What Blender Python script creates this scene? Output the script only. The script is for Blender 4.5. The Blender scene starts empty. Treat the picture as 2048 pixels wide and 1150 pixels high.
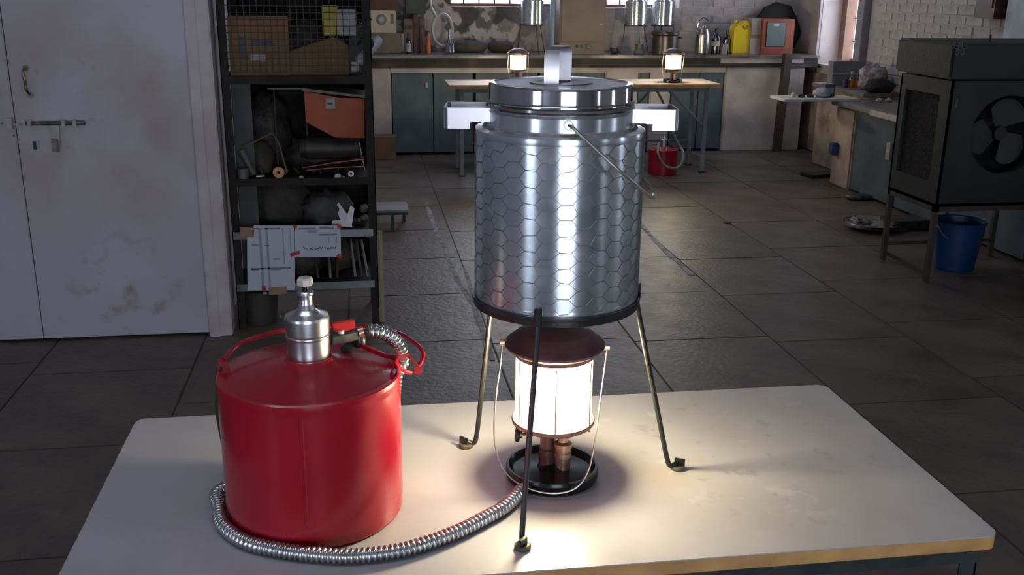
import bpy, bmesh, math, random
from mathutils import Vector, Matrix
random.seed(7)
PI = math.pi
COL = bpy.context.scene.collection
S = bpy.context.scene

# ---------------------------------------------------------------- camera
CAM = Vector((0, 0, 1.72)); FPX = 2000.0
_p, _r, _w = math.radians(16.8), math.radians(.6), math.radians(8.7)
FW = Vector((math.sin(_w)*math.cos(_p), math.cos(_w)*math.cos(_p), -math.sin(_p)))
RT0 = Vector((math.cos(_w), -math.sin(_w), 0)); UP0 = RT0.cross(FW)
RT = RT0*math.cos(_r)+UP0*math.sin(_r); UP = -RT0*math.sin(_r)+UP0*math.cos(_r)
cd = bpy.data.cameras.new('camera'); cam = bpy.data.objects.new('camera', cd); COL.objects.link(cam)
cd.sensor_width = 36; cd.lens = FPX/2048*36; cd.clip_start = .05
cam.matrix_world = Matrix(((RT.x, UP.x, -FW.x, CAM.x), (RT.y, UP.y, -FW.y, CAM.y), (RT.z, UP.z, -FW.z, CAM.z), (0, 0, 0, 1)))
S.camera = cam
# ---------------------------------------------------------------- world, portals, exposure
S.view_settings.view_transform = 'Standard'; S.view_settings.look = 'None'
S.view_settings.exposure = 0.0; S.view_settings.gamma = 1.0; S.view_settings.use_curve_mapping = False
SKY = 7.4
wd = bpy.data.worlds.new('world'); S.world = wd; wd.use_nodes = True
wd.node_tree.nodes['Background'].inputs[0].default_value = (.80, .86, 1.0, 1)
wd.node_tree.nodes['Background'].inputs[1].default_value = SKY
def portal(name, loc, rot, sx, sy):
    l = bpy.data.lights.new(name, 'AREA'); l.shape = 'RECTANGLE'; l.size = sx; l.size_y = sy; l.energy = 1
    l.cycles.is_portal = True
    o = bpy.data.objects.new(name, l); o.location = loc; o.rotation_euler = rot; COL.objects.link(o)
portal('portal_rear', (.45, -3.6, 1.15), (PI/2, 0, 0), 2.1, 2.3)
portal('portal_left', (-4.1, -2.3, 1.35), (PI/2, 0, -PI/2), 1.8, 1.7)
portal('portal_right', (5.3, -2.2, 1.5), (PI/2, 0, PI/2), .6, 1.4)
portal('portal_right_mid', (5.3, .8, 1.55), (PI/2, 0, PI/2), .4, 1.3)
portal('portal_right_near', (5.3, 4.1, 1.55), (PI/2, 0, PI/2), .5, 1.3)
portal('portal_right_far', (5.38, 10.1, 1.8), (PI/2, 0, PI/2), 1.1, 1.7)
portal('portal_back_a', (1.6, 11.45, 2.05), (-PI/2, 0, 0), 1.2, 1.0)
portal('portal_back_b', (3.1, 11.45, 2.05), (-PI/2, 0, 0), .95, 1.0)
portal('portal_roof_a', (-.6, 1.35, 4.15), (0, 0, 0), 2.4, .45)  # unseen roof slot, added to bring daylight down on the table
portal('portal_roof_b', (1.5, 8.6, 4.15), (0, 0, 0), 2.4, .6)  # second unseen roof slot, added to light the back of the room
S.cycles.max_bounces = 8; S.cycles.diffuse_bounces = 4; S.cycles.glossy_bounces = 4
S.cycles.transparent_max_bounces = 16; S.cycles.sample_clamp_indirect = 6; S.cycles.caustics_reflective = False; S.cycles.caustics_refractive = False

# ---------------------------------------------------------------- pixel -> point on a real plane
def ray(x, y): return FW + RT*((x-1024)/FPX) + UP*((575-y)/FPX)
def pz(x, y, z): d = ray(x, y); return CAM + d*((z-CAM.z)/d.z)
def py(x, y, Y): d = ray(x, y); return CAM + d*(Y/d.y)
def px(x, y, X): d = ray(x, y); return CAM + d*(X/d.x)

# ---------------------------------------------------------------- materials
MT = {}
def mat(n, c, rough=.6, metal=0., c2=None, sc=8., bump=0., bsc=60., coat=0., lo=.4, hi=.6, rvar=0., spec=.5, rnd=0.):
    if n in MT: return MT[n]
    m = bpy.data.materials.new(n); m.use_nodes = True; nt = m.node_tree; b = nt.nodes['Principled BSDF']
    N = nt.nodes.new; L = nt.links.new
    b.inputs['Roughness'].default_value = rough; b.inputs['Metallic'].default_value = metal
    b.inputs['Coat Weight'].default_value = coat; b.inputs['Specular IOR Level'].default_value = spec
    tc = N('ShaderNodeTexCoord')
    c2 = c2 or tuple(v*.8 for v in c)
    nz = N('ShaderNodeTexNoise'); nz.inputs['Scale'].default_value = sc; nz.inputs['Detail'].default_value = 6
    L(tc.outputs['Object'], nz.inputs['Vector'])
    rp = N('ShaderNodeValToRGB'); rp.color_ramp.elements[0].position = lo; rp.color_ramp.elements[1].position = hi
    rp.color_ramp.elements[0].color = (*c, 1); rp.color_ramp.elements[1].color = (*c2, 1)
    L(nz.outputs['Fac'], rp.inputs['Fac']); out = rp.outputs['Color']
    if rnd:
        oi = N('ShaderNodeObjectInfo'); mr = N('ShaderNodeMapRange'); hs = N('ShaderNodeHueSaturation')
        mr.inputs['To Min'].default_value = 1-rnd; mr.inputs['To Max'].default_value = 1+rnd
        L(oi.outputs['Random'], mr.inputs['Value']); L(mr.outputs['Result'], hs.inputs['Value']); L(out, hs.inputs['Color']); out = hs.outputs['Color']
    L(out, b.inputs['Base Color'])
    if rvar:
        n3 = N('ShaderNodeTexNoise'); n3.inputs['Scale'].default_value = sc*2.5; n3.inputs['Detail'].default_value = 4
        mr = N('ShaderNodeMapRange'); mr.inputs['To Min'].default_value = max(.02, rough-rvar); mr.inputs['To Max'].default_value = rough+rvar
        L(tc.outputs['Object'], n3.inputs['Vector']); L(n3.outputs['Fac'], mr.inputs['Value']); L(mr.outputs['Result'], b.inputs['Roughness'])
    if bump:
        n2 = N('ShaderNodeTexNoise'); n2.inputs['Scale'].default_value = bsc; n2.inputs['Detail'].default_value = 5
        bp = N('ShaderNodeBump'); bp.inputs['Strength'].default_value = bump; bp.inputs['Distance'].default_value = .01
        L(tc.outputs['Object'], n2.inputs['Vector']); L(n2.outputs['Fac'], bp.inputs['Height']); L(bp.outputs['Normal'], b.inputs['Normal'])
    MT[n] = m; return m
def layer(m, c, sc, lo, hi, amt=1., mask=None, det=6):
    """second stain layer over a material's colour; mask = (centre, radius) in object space"""
    nt = m.node_tree; b = nt.nodes['Principled BSDF']; N = nt.nodes.new; L = nt.links.new
    old = b.inputs['Base Color'].links[0].from_socket
    tc = N('ShaderNodeTexCoord'); nz = N('ShaderNodeTexNoise'); nz.inputs['Scale'].default_value = sc; nz.inputs['Detail'].default_value = det
    L(tc.outputs['Object'], nz.inputs['Vector'])
    mr = N('ShaderNodeMapRange'); mr.inputs['From Min'].default_value = lo; mr.inputs['From Max'].default_value = hi; mr.inputs['To Max'].default_value = amt
    L(nz.outputs['Fac'], mr.inputs['Value']); fac = mr.outputs['Result']
    if mask:
        cc, rr = mask
        vm = N('ShaderNodeVectorMath'); vm.operation = 'DISTANCE'; vm.inputs[1].default_value = cc; L(tc.outputs['Object'], vm.inputs[0])
        m2 = N('ShaderNodeMapRange'); m2.inputs['From Min'].default_value = rr; m2.inputs['From Max'].default_value = rr*.3
        m2.interpolation_type = 'SMOOTHSTEP'
        L(vm.outputs['Value'], m2.inputs['Value'])
        mu = N('ShaderNodeMath'); mu.operation = 'MULTIPLY'; L(fac, mu.inputs[0]); L(m2.outputs['Result'], mu.inputs[1]); fac = mu.outputs[0]
    mx = N('ShaderNodeMix'); mx.data_type = 'RGBA'; mx.inputs['B'].default_value = (*c, 1)
    L(fac, mx.inputs['Factor']); L(old, mx.inputs['A']); L(mx.outputs['Result'], b.inputs['Base Color'])
    return m
def emis(n, c, s):
    m = bpy.data.materials.new(n); m.use_nodes = True; b = m.node_tree.nodes['Principled BSDF']
    b.inputs['Base Color'].default_value = (*c, 1); b.inputs['Emission Color'].default_value = (*c, 1); b.inputs['Emission Strength'].default_value = s
    return m
def glassy(n, tint, gloss, diff, dcol=(1, 1, 1)):
    m = bpy.data.materials.new(n); m.use_nodes = True; nt = m.node_tree; nt.nodes.remove(nt.nodes['Principled BSDF'])
    N = nt.nodes.new; L = nt.links.new; o = nt.nodes['Material Output']
    t = N('ShaderNodeBsdfTransparent'); t.inputs[0].default_value = (*tint, 1)
    g = N('ShaderNodeBsdfGlossy'); g.inputs['Roughness'].default_value = .05
    d = N('ShaderNodeBsdfTranslucent'); d.inputs[0].default_value = (*dcol, 1)
    a = N('ShaderNodeMixShader'); a.inputs[0].default_value = diff; L(t.outputs[0], a.inputs[1]); L(d.outputs[0], a.inputs[2])
    b = N('ShaderNodeMixShader'); b.inputs[0].default_value = gloss; L(a.outputs[0], b.inputs[1]); L(g.outputs[0], b.inputs[2])
    L(b.outputs[0], o.inputs['Surface']); return m

plaster = mat('plaster', (.50, .47, .45), .85, c2=(.36, .32, .29), sc=3.5, bump=.5, bsc=25, lo=.45, hi=.7)
layer(plaster, (.20, .15, .11), 7, .6, .75, .5)
plaster_tan = mat('plaster_tan', (.38, .31, .24), .9, c2=(.20, .15, .11), sc=4, bump=.6, bsc=22)
white_wall = mat('white_wall', (.46, .46, .52), .8, c2=(.40, .39, .43), sc=2, bump=.2, bsc=30)
mural = mat('mural_wall', (.46, .42, .43), .85, c2=(.40, .36, .36), sc=9, bump=.4, bsc=20)
layer(mural, (.05, .04, .045), 3.6, .52, .56, .9, ((1.1, 11.2, 1.35), 1.25), 2)
layer(mural, (.06, .065, .045), 7, .53, .58, .8, ((1.0, 11.2, 1.2), 1.1), 2)
ceil_m = mat('ceiling_paint', (.55, .55, .57), .9, sc=2)
slab_m = mat('slab_stone', (.128, .100, .082), .43, c2=(.085, .068, .057), sc=3, bump=.35, bsc=35, rvar=.12, rnd=.12)
layer(slab_m, (.20, .17, .15), 5, .58, .72, .5)
layer(slab_m, (.05, .04, .035), 2.3, .55, .7, .6)
mortar = mat('mortar', (.06, .05, .044), .8, sc=20, bump=.4)
cement = mat('cement_scar', (.34, .34, .37), .6, c2=(.12, .11, .10), sc=14, lo=.42, hi=.62, bump=.5, bsc=60)
brick_m = mat('whitewashed_brick', (.54, .52, .51), .85, c2=(.46, .43, .41), sc=6, bump=.8, bsc=30, rnd=.04)
layer(brick_m, (.24, .2, .17), 12, .62, .75, .7)
mort2 = mat('brick_joint', (.52, .50, .49), .9, c2=(.42, .39, .37), sc=7, bump=.5)
door_m = mat('door_paint', (.48, .48, .55), .45, c2=(.44, .44, .51), sc=3, bump=.12, bsc=14, rvar=.1)
layer(door_m, (.33, .28, .24), 2.2, .38, .62, .75, ((-1.25, 5, 1.1), .8))
layer(door_m, (.20, .14, .11), 9, .55, .75, .8, ((-1.2, 5, .22), .45))
layer(door_m, (.30, .20, .18), 16, .6, .75, .7, ((-1.42, 5, 1.2), .4))
jamb_m = mat('jamb_paint', (.52, .50, .54), .5, c2=(.44, .40, .42), sc=5, bump=.1)
bluedoor = mat('blue_door_paint', (.085, .115, .135), .55, c2=(.06, .085, .10), sc=4, bump=.2, bsc=20)
slab_top = mat('bench_slab', (.16, .15, .15), .25, c2=(.09, .08, .075), sc=5, bump=.2)
slab_edge = mat('bench_edge', (.022, .019, .014), .7, c2=(.08, .055, .042), sc=2.5, lo=.5, hi=.65)
rustpost = mat('rust_post', (.04, .025, .022), .6, c2=(.06, .035, .028), sc=10, bump=.3)
blackm = mat('black_iron', (.012, .012, .013), .35, c2=(.02, .02, .02), sc=20, bump=.1)
shelf_m = mat('shelf_iron', (.010, .010, .010), .65, c2=(.022, .019, .016), sc=12, bump=.3, spec=.25)
darkm = mat('dark_clutter', (.018, .017, .017), .55, c2=(.05, .045, .042), sc=18, bump=.5, bsc=60)
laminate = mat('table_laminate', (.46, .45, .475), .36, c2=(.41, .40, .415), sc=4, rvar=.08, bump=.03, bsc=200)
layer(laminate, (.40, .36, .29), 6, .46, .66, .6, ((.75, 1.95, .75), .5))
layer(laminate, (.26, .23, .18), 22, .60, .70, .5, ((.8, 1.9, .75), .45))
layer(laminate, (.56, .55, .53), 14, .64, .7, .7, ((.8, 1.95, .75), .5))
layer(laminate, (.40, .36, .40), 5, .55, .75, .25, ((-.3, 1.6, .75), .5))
plywood = mat('table_edge_wood', (.62, .36, .13), .5, c2=(.45, .25, .09), sc=9, bump=.2)
tblsteel = mat('table_steel', (.022, .03, .034), .4, c2=(.035, .045, .045), sc=12, bump=.2)
redm = mat('red_enamel', (.36, .007, .022), .24, c2=(.31, .006, .018), sc=6, bump=.08, bsc=14, coat=.15, rvar=.05)
redbr = mat('red_plastic', (.70, .03, .02), .35, sc=5)
alu = mat('turned_aluminium', (.74, .74, .76), .30, 1., c2=(.62, .62, .65), sc=20)
steelp = mat('polished_steel', (.66, .65, .66), .09, 1., c2=(.58, .57, .58), sc=6, rvar=.03)
steelb = mat('brushed_steel', (.56, .55, .58), .34, 1., c2=(.62, .61, .64), sc=9, rvar=.08)
zinc = mat('zinc_bolt', (.80, .79, .76), .35, .35, sc=30)
wirem = mat('wire_steel', (.50, .48, .42), .35, 1., c2=(.38, .34, .28), sc=20)
brass = mat('brass', (.74, .50, .36), .3, .9, c2=(.55, .34, .24), sc=30)
netm = mat('net_wire', (.20, .22, .24), .45, .8, sc=30)
lampblk = mat('lamp_enamel', (.006, .007, .006), .22, c2=(.010, .011, .009), sc=10, spec=.35)
hoodm = mat('hood_enamel', (.14, .06, .07), .45, c2=(.08, .035, .04), sc=14, bump=.1)
mantlem = emis('mantle_glow', (1, .86, .56), 340)
lampglass = glassy('lamp_glass', (1, 1, 1), .04, .12, (1, .97, .92))
winglass = glassy('window_glass', (.97, .98, 1), .04, .0)
clearg = glassy('clear_glass', (.6, .62, .62), .25, .25, (.4, .4, .4))
paper = mat('paper', (.52, .56, .68), .8, c2=(.50, .54, .66), sc=4)
ink = mat('ink', (.09, .09, .12), .8)
faint = mat('faint_print', (.34, .38, .48), .8)
card = mat('cardboard', (.22, .13, .065), .85, c2=(.16, .10, .05), sc=6)
cardd = mat('brown_card', (.20, .12, .06), .85, c2=(.15, .09, .05), sc=6)
hosem = mat('hose_steel', (.55, .56, .57), .3, 1., c2=(.45, .46, .47), sc=40)
def galv():
    m = mat('galvanised_sheet', (.50, .55, .58), .27, .88, bump=0)
    nt = m.node_tree; b = nt.nodes['Principled BSDF']; N = nt.nodes.new; L = nt.links.new
    tc = N('ShaderNodeTexCoord'); v = N('ShaderNodeTexVoronoi'); v.inputs['Scale'].default_value = 42
    L(tc.outputs['Object'], v.inputs['Vector'])
    nz = N('ShaderNodeTexNoise'); nz.inputs['Scale'].default_value = 14; nz.inputs['Detail'].default_value = 8; L(tc.outputs['Object'], nz.inputs['Vector'])
    ad = N('ShaderNodeMix'); ad.data_type = 'RGBA'; ad.inputs['Factor'].default_value = .65
    L(v.outputs['Color'], ad.inputs['A']); L(nz.outputs['Fac'], ad.inputs['B'])
    bw = N('ShaderNodeRGBToBW'); L(ad.outputs['Result'], bw.inputs[0])
    rp = N('ShaderNodeMapRange'); rp.inputs['From Min'].default_value = .3; rp.inputs['From Max'].default_value = .7
    rp.inputs['To Min'].default_value = .21; rp.inputs['To Max'].default_value = .28; L(bw.outputs[0], rp.inputs['Value']); L(rp.outputs[0], b.inputs['Roughness'])
    cr = N('ShaderNodeValToRGB'); cr.color_ramp.elements[0].position = .35; cr.color_ramp.elements[1].position = .65
    cr.color_ramp.elements[0].color = (.62, .68, .72, 1); cr.color_ramp.elements[1].color = (.72, .78, .82, 1)
    L(bw.outputs[0], cr.inputs['Fac']); L(cr.outputs[0], b.inputs['Base Color'])
    n2 = N('ShaderNodeTexNoise'); n2.inputs['Scale'].default_value = 9; L(tc.outputs['Object'], n2.inputs['Vector'])
    tg = N('ShaderNodeTangent'); tg.direction_type = 'RADIAL'; tg.axis = 'Z'; L(tg.outputs[0], b.inputs['Tangent'])
    b.inputs['Anisotropic'].default_value = .75; b.inputs['Anisotropic Rotation'].default_value = 0.25
    bp = N('ShaderNodeBump'); bp.inputs['Strength'].default_value = .05; bp.inputs['Distance'].default_value = .01
    L(n2.outputs['Fac'], bp.inputs['Height']); L(bp.outputs['Normal'], b.inputs['Normal'])
    return m
galvm = galv()

# ---------------------------------------------------------------- mesh builder
class MB:
    def __init__(s): s.v = []; s.f = []
    def add(s, vs, fs, M=None):
        o = len(s.v); s.v += [tuple(M @ Vector(v)) if M else tuple(v) for v in vs]; s.f += [tuple(o+i for i in f) for f in fs]; return s
    def box(s, x0, x1, y0, y1, z0, z1, M=None):
        return s.add([(x0, y0, z0), (x1, y0, z0), (x1, y1, z0), (x0, y1, z0), (x0, y0, z1), (x1, y0, z1), (x1, y1, z1), (x0, y1, z1)],
                     [(0, 3, 2, 1), (4, 5, 6, 7), (0, 1, 5, 4), (1, 2, 6, 5), (2, 3, 7, 6), (3, 0, 4, 7)], M)
    def lathe(s, prof, seg=48, M=None, a0=0, a1=2*PI):
        pr2 = [prof[0]]
        for (ra, za), (rb_, zb_) in zip(prof, prof[1:]):              # support loops keep long flat faces flat when shaded smooth
            l = math.hypot(rb_-ra, zb_-za)
            if l > .009 and seg > 26:
                e = min(.0015, l*.1)/l; pr2 += [(ra+(rb_-ra)*e, za+(zb_-za)*e), (rb_-(rb_-ra)*e, zb_-(zb_-za)*e)]
            pr2.append((rb_, zb_))
        prof = pr2
        vs = []; fs = []; full = abs(a1-a0-2*PI) < 1e-6; n = seg if full else seg+1; k = len(prof)
        for i in range(n):
            a = a0+(a1-a0)*i/seg; c, d = math.cos(a), math.sin(a)
            vs += [(r*c, r*d, z) for r, z in prof]
        for i in range(seg):
            j = (i+1) % n
            for q in range(k-1): fs.append((i*k+q, j*k+q, j*k+q+1, i*k+q+1))
        return s.add(vs, fs, M)
    def tube(s, pts, r, seg=10, cap=True, closed=False):
        P = [Vector(p) for p in pts]; n = len(P); R = r if isinstance(r, (list, tuple)) else [r]*n
        vs = []; fs = []; u = None
        for i in range(n):
            if closed: t = (P[(i+1) % n]-P[i-1]).normalized()
            else: t = (P[min(i+1, n-1)]-P[max(i-1, 0)]).normalized()
            if u is None:
                u = t.orthogonal().normalized()
            else:
                u = (u-t*u.dot(t)).normalized()
            w = t.cross(u)
            for k in range(seg):
                a = 2*PI*k/seg; vs.append(P[i]+(u*math.cos(a)+w*math.sin(a))*R[i])
        for i in range(n if closed else n-1):
            j = (i+1) % n
            for k in range(seg):
                q = (k+1) % seg; fs.append((i*seg+k, i*seg+q, j*seg+q, j*seg+k))
        if cap and not closed: fs += [tuple(range(seg))[::-1], tuple((n-1)*seg+k for k in range(seg))]
        return s.add(vs, fs)
    def prism(s, poly, h0, h1, M=None):
        n = len(poly); vs = [(x, y, h0) for x, y in poly]+[(x, y, h1) for x, y in poly]
        fs = [tuple(range(n))[::-1], tuple(range(n, 2*n))]+[(i, (i+1) % n, n+(i+1) % n, n+i) for i in range(n)]
        return s.add(vs, fs, M)
    def strip(s, pts, width, thick, wdir):
        """flat metal strap following pts; wdir = direction of its width"""
        P = [Vector(p) for p in pts]; W = Vector(wdir).normalized(); vs = []; fs = []; n = len(P)
        for i in range(n):
            t = (P[min(i+1, n-1)]-P[max(i-1, 0)]).normalized(); q = t.cross(W).normalized()*thick/2; w = W*width/2
            vs += [P[i]-w-q, P[i]+w-q, P[i]+w+q, P[i]-w+q]
        for i in range(n-1):
            for k in range(4): fs.append((i*4+k, i*4+(k+1) % 4, i*4+4+(k+1) % 4, i*4+4+k))
        fs += [(3, 2, 1, 0), tuple((n-1)*4+k for k in range(4))]
        return s.add(vs, fs)
    def build(s, name, m, parent=None, ang=35, bevel=0., loc=None, uv=None):
        me = bpy.data.meshes.new(name); me.from_pydata(s.v, [], s.f); me.validate(); me.materials.append(m)
        bm = bmesh.new(); bm.from_mesh(me); bmesh.ops.recalc_face_normals(bm, faces=bm.faces)
        if bevel: bmesh.ops.bevel(bm, geom=bm.edges[:], offset=bevel, segments=2, affect='EDGES', clamp_overlap=True)
        bm.to_mesh(me); bm.free()
        for p in me.polygons: p.use_smooth = True
        me.set_sharp_from_angle(angle=math.radians(ang))
        o = bpy.data.objects.new(name, me); COL.objects.link(o)
        if parent: o.parent = parent
        if loc: o.location = loc
        return o
def M_(loc=(0, 0, 0), rx=0, ry=0, rz=0): return Matrix.Translation(loc) @ Matrix.Rotation(rz, 4, 'Z') @ Matrix.Rotation(ry, 4, 'Y') @ Matrix.Rotation(rx, 4, 'X')
def tag(o, label, cat, group=None, kind=None):
    o['label'] = label; o['category'] = cat
    if group: o['group'] = group
    if kind: o['kind'] = kind
    return o
def thing(name, label, cat, loc=(0, 0, 0), rz=0, group=None):
    o = bpy.data.objects.new(name, None); COL.objects.link(o); o.location = loc; o.rotation_euler = (0, 0, rz); o.empty_display_size = .05
    return tag(o, label, cat, group)
def struct(o): o['kind'] = 'structure'; return o
def copy_tree(o, parent=None):
    c = o.copy(); COL.objects.link(c); c.parent = parent
    for ch in o.children[:]: copy_tree(ch, c)
    return c
def smooth(pts, n=6):
    P = [Vector(p) for p in pts]; out = []
    for i in range(len(P)-1):
        a, b, c, d = P[max(i-1, 0)], P[i], P[i+1], P[min(i+2, len(P)-1)]
        for k in range(n):
            t = k/n; out.append(.5*((2*b)+(c-a)*t+(2*a-5*b+4*c-d)*t*t+(3*b-a-3*c+d)*t**3))
    out.append(P[-1]); return out

# ================================================================ SETTING
# floor: stone slabs in strips .715 wide, joints staggered
fl = struct(MB().box(-4.4, 5.4, -3.9, 11.6, -.08, -.004).build('floor', mortar))
sw, sl = .715, .80
random.seed(3); nslab = 0; slabs = {}
for i in range(-4, 8):
    x0 = -.81+.715*(i+1)-.715
    off = random.choice((.12, .28, .35, .5))-.8 if i not in (3, 4) else (.22 if i == 3 else .13)
    for j in range(0, 14):
        y0 = j*sl+off+.4
        x1 = min(x0+sw, 4.98)
        if x1 < -.6 and y0 > 4.9: continue
        if x1 < x0+.1: continue
        if x1-x0 < .1: continue
        key = round(x1-x0, 2)
        if key not in slabs:
            g = .0022; b = MB().box(g, x1-x0-g, g, sl-g, -.04, 0)
            o = b.build('slab', slab_m, fl, bevel=.003); slabs[key] = o
            o.location = (x0, y0, 0)
        else:
            o = slabs[key].copy(); COL.objects.link(o); o.parent = fl; o.location = (x0, y0, random.uniform(-.0015, .001))
        nslab += 1
# cement repair seams running along the floor joints
def scar(pts, w):
    b = MB(); P = smooth([pz(x, y, .001) for x, y in pts], 5); vs = []; fs = []
    for i, p in enumerate(P):
        t = (P[min(i+1, len(P)-1)]-P[max(i-1, 0)]).normalized(); n = Vector((-t.y, t.x, 0)); q = w*random.uniform(.5, 1.3)
        vs += [p-n*q, p+n*q*.9+Vector((0, 0, .0015)), p+n*q]
    for i in range(len(P)-1): fs += [(i*3, i*3+1, i*3+4, i*3+3), (i*3+1, i*3+2, i*3+5, i*3+4)]
    return b.add(vs, fs).build('seam', cement, fl)
scar([(852, 405), (868, 450), (890, 500), (915, 560), (948, 610), (965, 660), (985, 720)], .016)
scar([(1285, 450), (1310, 480), (1345, 515), (1385, 550)], .018)
scar([(930, 540), (945, 590), (955, 650)], .010)

def wallbox(name, m, boxes, **k):
    b = MB()
    for q in boxes: b.box(*q)
    return struct(b.build(name, m, **k))
H = 4.0
wr = wallbox('wall_right', mort2, [(5, 5.4, -3.9, -2.5, 0, H), (5, 5.4, -2.5, -1.9, 0, .8), (5, 5.4, -2.5, -1.9, 2.2, H), (5, 5.4, -1.9, .6, 0, H), (5, 5.4, .6, 1.0, 0, .9), (5, 5.4, .6, 1.0, 2.2, H), (5, 5.4, 1.0, 3.85, 0, H), (5, 5.4, 3.85, 4.35, 0, .9), (5, 5.4, 3.85, 4.35, 2.2, H), (5, 5.4, 4.35, 9.55, 0, H),
                                 (5, 5.4, 9.55, 10.62, 0, .93), (5, 5.4, 9.55, 10.62, 2.65, H), (5, 5.4, 10.62, 11.6, 0, H)])
wb = wallbox('wall_back', mural, [(-.72, 1.0, 11.2, 11.5, 0, H), (1.0, 2.2, 11.2, 11.5, 0, 1.50), (1.0, 2.2, 11.2, 11.5, 2.55, H), (2.2, 2.62, 11.2, 11.5, 0, H),
                                 (2.62, 3.57, 11.2, 11.5, 0, 1.50), (2.62, 3.57, 11.2, 11.5, 2.55, H), (3.57, 5, 11.2, 11.5, 0, H)])
wallbox('wall_left', white_wall, [(-4.3, -4, -3.9, -3.2, 0, H), (-4.3, -4, -3.2, -1.4, 0, .5), (-4.3, -4, -3.2, -1.4, 2.2, H), (-4.3, -4, -1.4, 5.3, 0, H)])
wallbox('wall_rear', white_wall, [(-4.3, -.6, -3.9, -3.5, 0, H), (-.6, 1.5, -3.9, -3.5, 2.3, H), (1.5, 5.4, -3.9, -3.5, 0, H)])
wallbox('wall_partition', white_wall, [(-4, -2.55, 5.02, 5.3, 0, H), (-2.55, -.68, 5.02, 5.3, 2.25, H), (-2.55, -.70, 5.10, 5.3, 0, 2.25), (-.9, -.72, 5.3, 11.5, 0, H)])
wallbox('ceiling', ceil_m, [(-4.3, -1.8, -3.9, 11.5, H, H+.12), (.6, 5.4, -3.9, 8.3, H, H+.12), (2.7, 5.4, 8.3, 11.5, H, H+.12), (-1.8, .6, -3.9, 1.10, H, H+.12),
                            (-1.8, .6, 1.50, 8.3, H, H+.12), (-1.8, .3, 8.3, 11.5, H, H+.12), (.3, 2.7, 8.9, 11.5, H, H+.12)])  # the two gaps are skylights added for light from above
# whitewashed plaster skin of the low wall and back-right corner
struct(MB().box(4.96, 5.0, 8.4, 11.2, 0, .84).build('trim_1', plaster_tan))
struct(MB().box(4.93, 5.06, 9.56, 9.70, .93, 2.65).build('trim_9', mat('grey_casing', (.30, .30, .33), .6), bevel=.006))
struct(MB().box(5.22, 5.32, 10.5, 10.62, .935, 2.65).build('trim_10', mat('brown_casing', (.30, .17, .12), .7)))
struct(MB().box(4.97, 5.0, 10.62, 11.2, .93, 2.6).build('trim_2', plaster))
b = MB().box(5.0, 5.38, 10.615, 10.63, .93, 2.65).box(5.0, 5.38, 9.54, 9.552, .93, 2.65).box(4.985, 5.4, 9.55, 10.62, .915, .935)
struct(b.build('trim_3', mat('reveal_plaster', (.62, .56, .54), .8, c2=(.52, .45, .43), sc=5, bump=.3)))
# bricks on the right wall
random.seed(5); bw, bh = .24, .082; br0 = None; nb = 0
for r in range(13):
    z = .86+r*bh; off = (r % 2)*bw/2
    for k in range(24):
        y = 4.2+off+k*bw
        if y+bw > 9.52 or y < 4.9: continue
        if nb >= 290: break
        if br0 is None: o = br0 = MB().box(-.009, .02, .003, bw-.003, .003, bh-.003).build('brick', brick_m, wr, bevel=.007)
        else: o = br0.copy(); COL.objects.link(o); o.parent = wr
        o.location = (5.0+random.uniform(-.005, .004), y, z); o.rotation_euler = (0, 0, random.uniform(-.012, .012)); nb += 1
br1 = None
for r in range(6):
    z = 1.06+r*.09; off = (r % 2)*.12
    for k in range(11):
        x = 2.64+off+k*.24
        if x+.24 > 4.98 or (x < 3.6 and z+.09 > 1.50): continue
        if br1 is None: o = br1 = MB().box(.003, .237, -.007, .02, .003, .087).build('brick', mat('grey_brick', (.44, .40, .40), .85, c2=(.36, .33, .33), sc=5, bump=.8, bsc=30, rnd=.05), wb, bevel=.007)
        else: o = br1.copy(); COL.objects.link(o); o.parent = wb
        o.location = (x, 11.2+random.uniform(-.004, .006), z)
# windows
def window(name, M, w, h, nx, ny, m, t=.03):
    root = bpy.data.objects.new(name, None); COL.objects.link(root); root['kind'] = 'structure'; root.matrix_world = M
    f = MB().box(0, t, -.02, .02, 0, h).box(w-t, w, -.02, .02, 0, h).box(t, w-t, -.02, .02, 0, t).box(t, w-t, -.02, .02, h-t, h)
    f.build('window_frame', m, root)
    for i in range(1, nx):
        MB().box(w*i/nx-.009, w*i/nx+.009, -.012, .012, t, h-t).build('glazing_bar', m, root)
    for j in range(1, ny):
        MB().box(t, w-t, -.010, .010, h*j/ny-.009, h*j/ny+.009).build('glazing_bar', m, root)
    for i in range(nx):
        for j in range(ny):
            MB().box(w*i/nx, w*(i+1)/nx, -.002, .002, h*j/ny, h*(j+1)/ny).build('pane', winglass, root)
    return root
wfr = mat('window_rust_frame', (.25, .11, .07), .6, c2=(.18, .08, .05), sc=8)
window('window_1', Matrix.Translation((5.34, 9.56, .935)) @ Matrix.Rotation(PI/2, 4, 'Z'), 1.05, 1.7, 3, 7, wfr, .06)
window('window_2', Matrix.Translation((1.0, 11.4, 1.50)), 1.2, 1.05, 7, 3, wfr)
window('window_3', Matrix.Translation((2.62, 11.4, 1.50)), .95, 1.05, 6, 3, wfr)
window('window_4', Matrix.Translation((-4.2, -3.2, .5)) @ Matrix.Rotation(PI/2, 4, 'Z'), 1.8, 1.7, 3, 3, wfr, .04)
window('window_5', Matrix.Translation((5.3, -2.5, .8)) @ Matrix.Rotation(PI/2, 4, 'Z'), .6, 1.4, 2, 3, wfr, .04)

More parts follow.
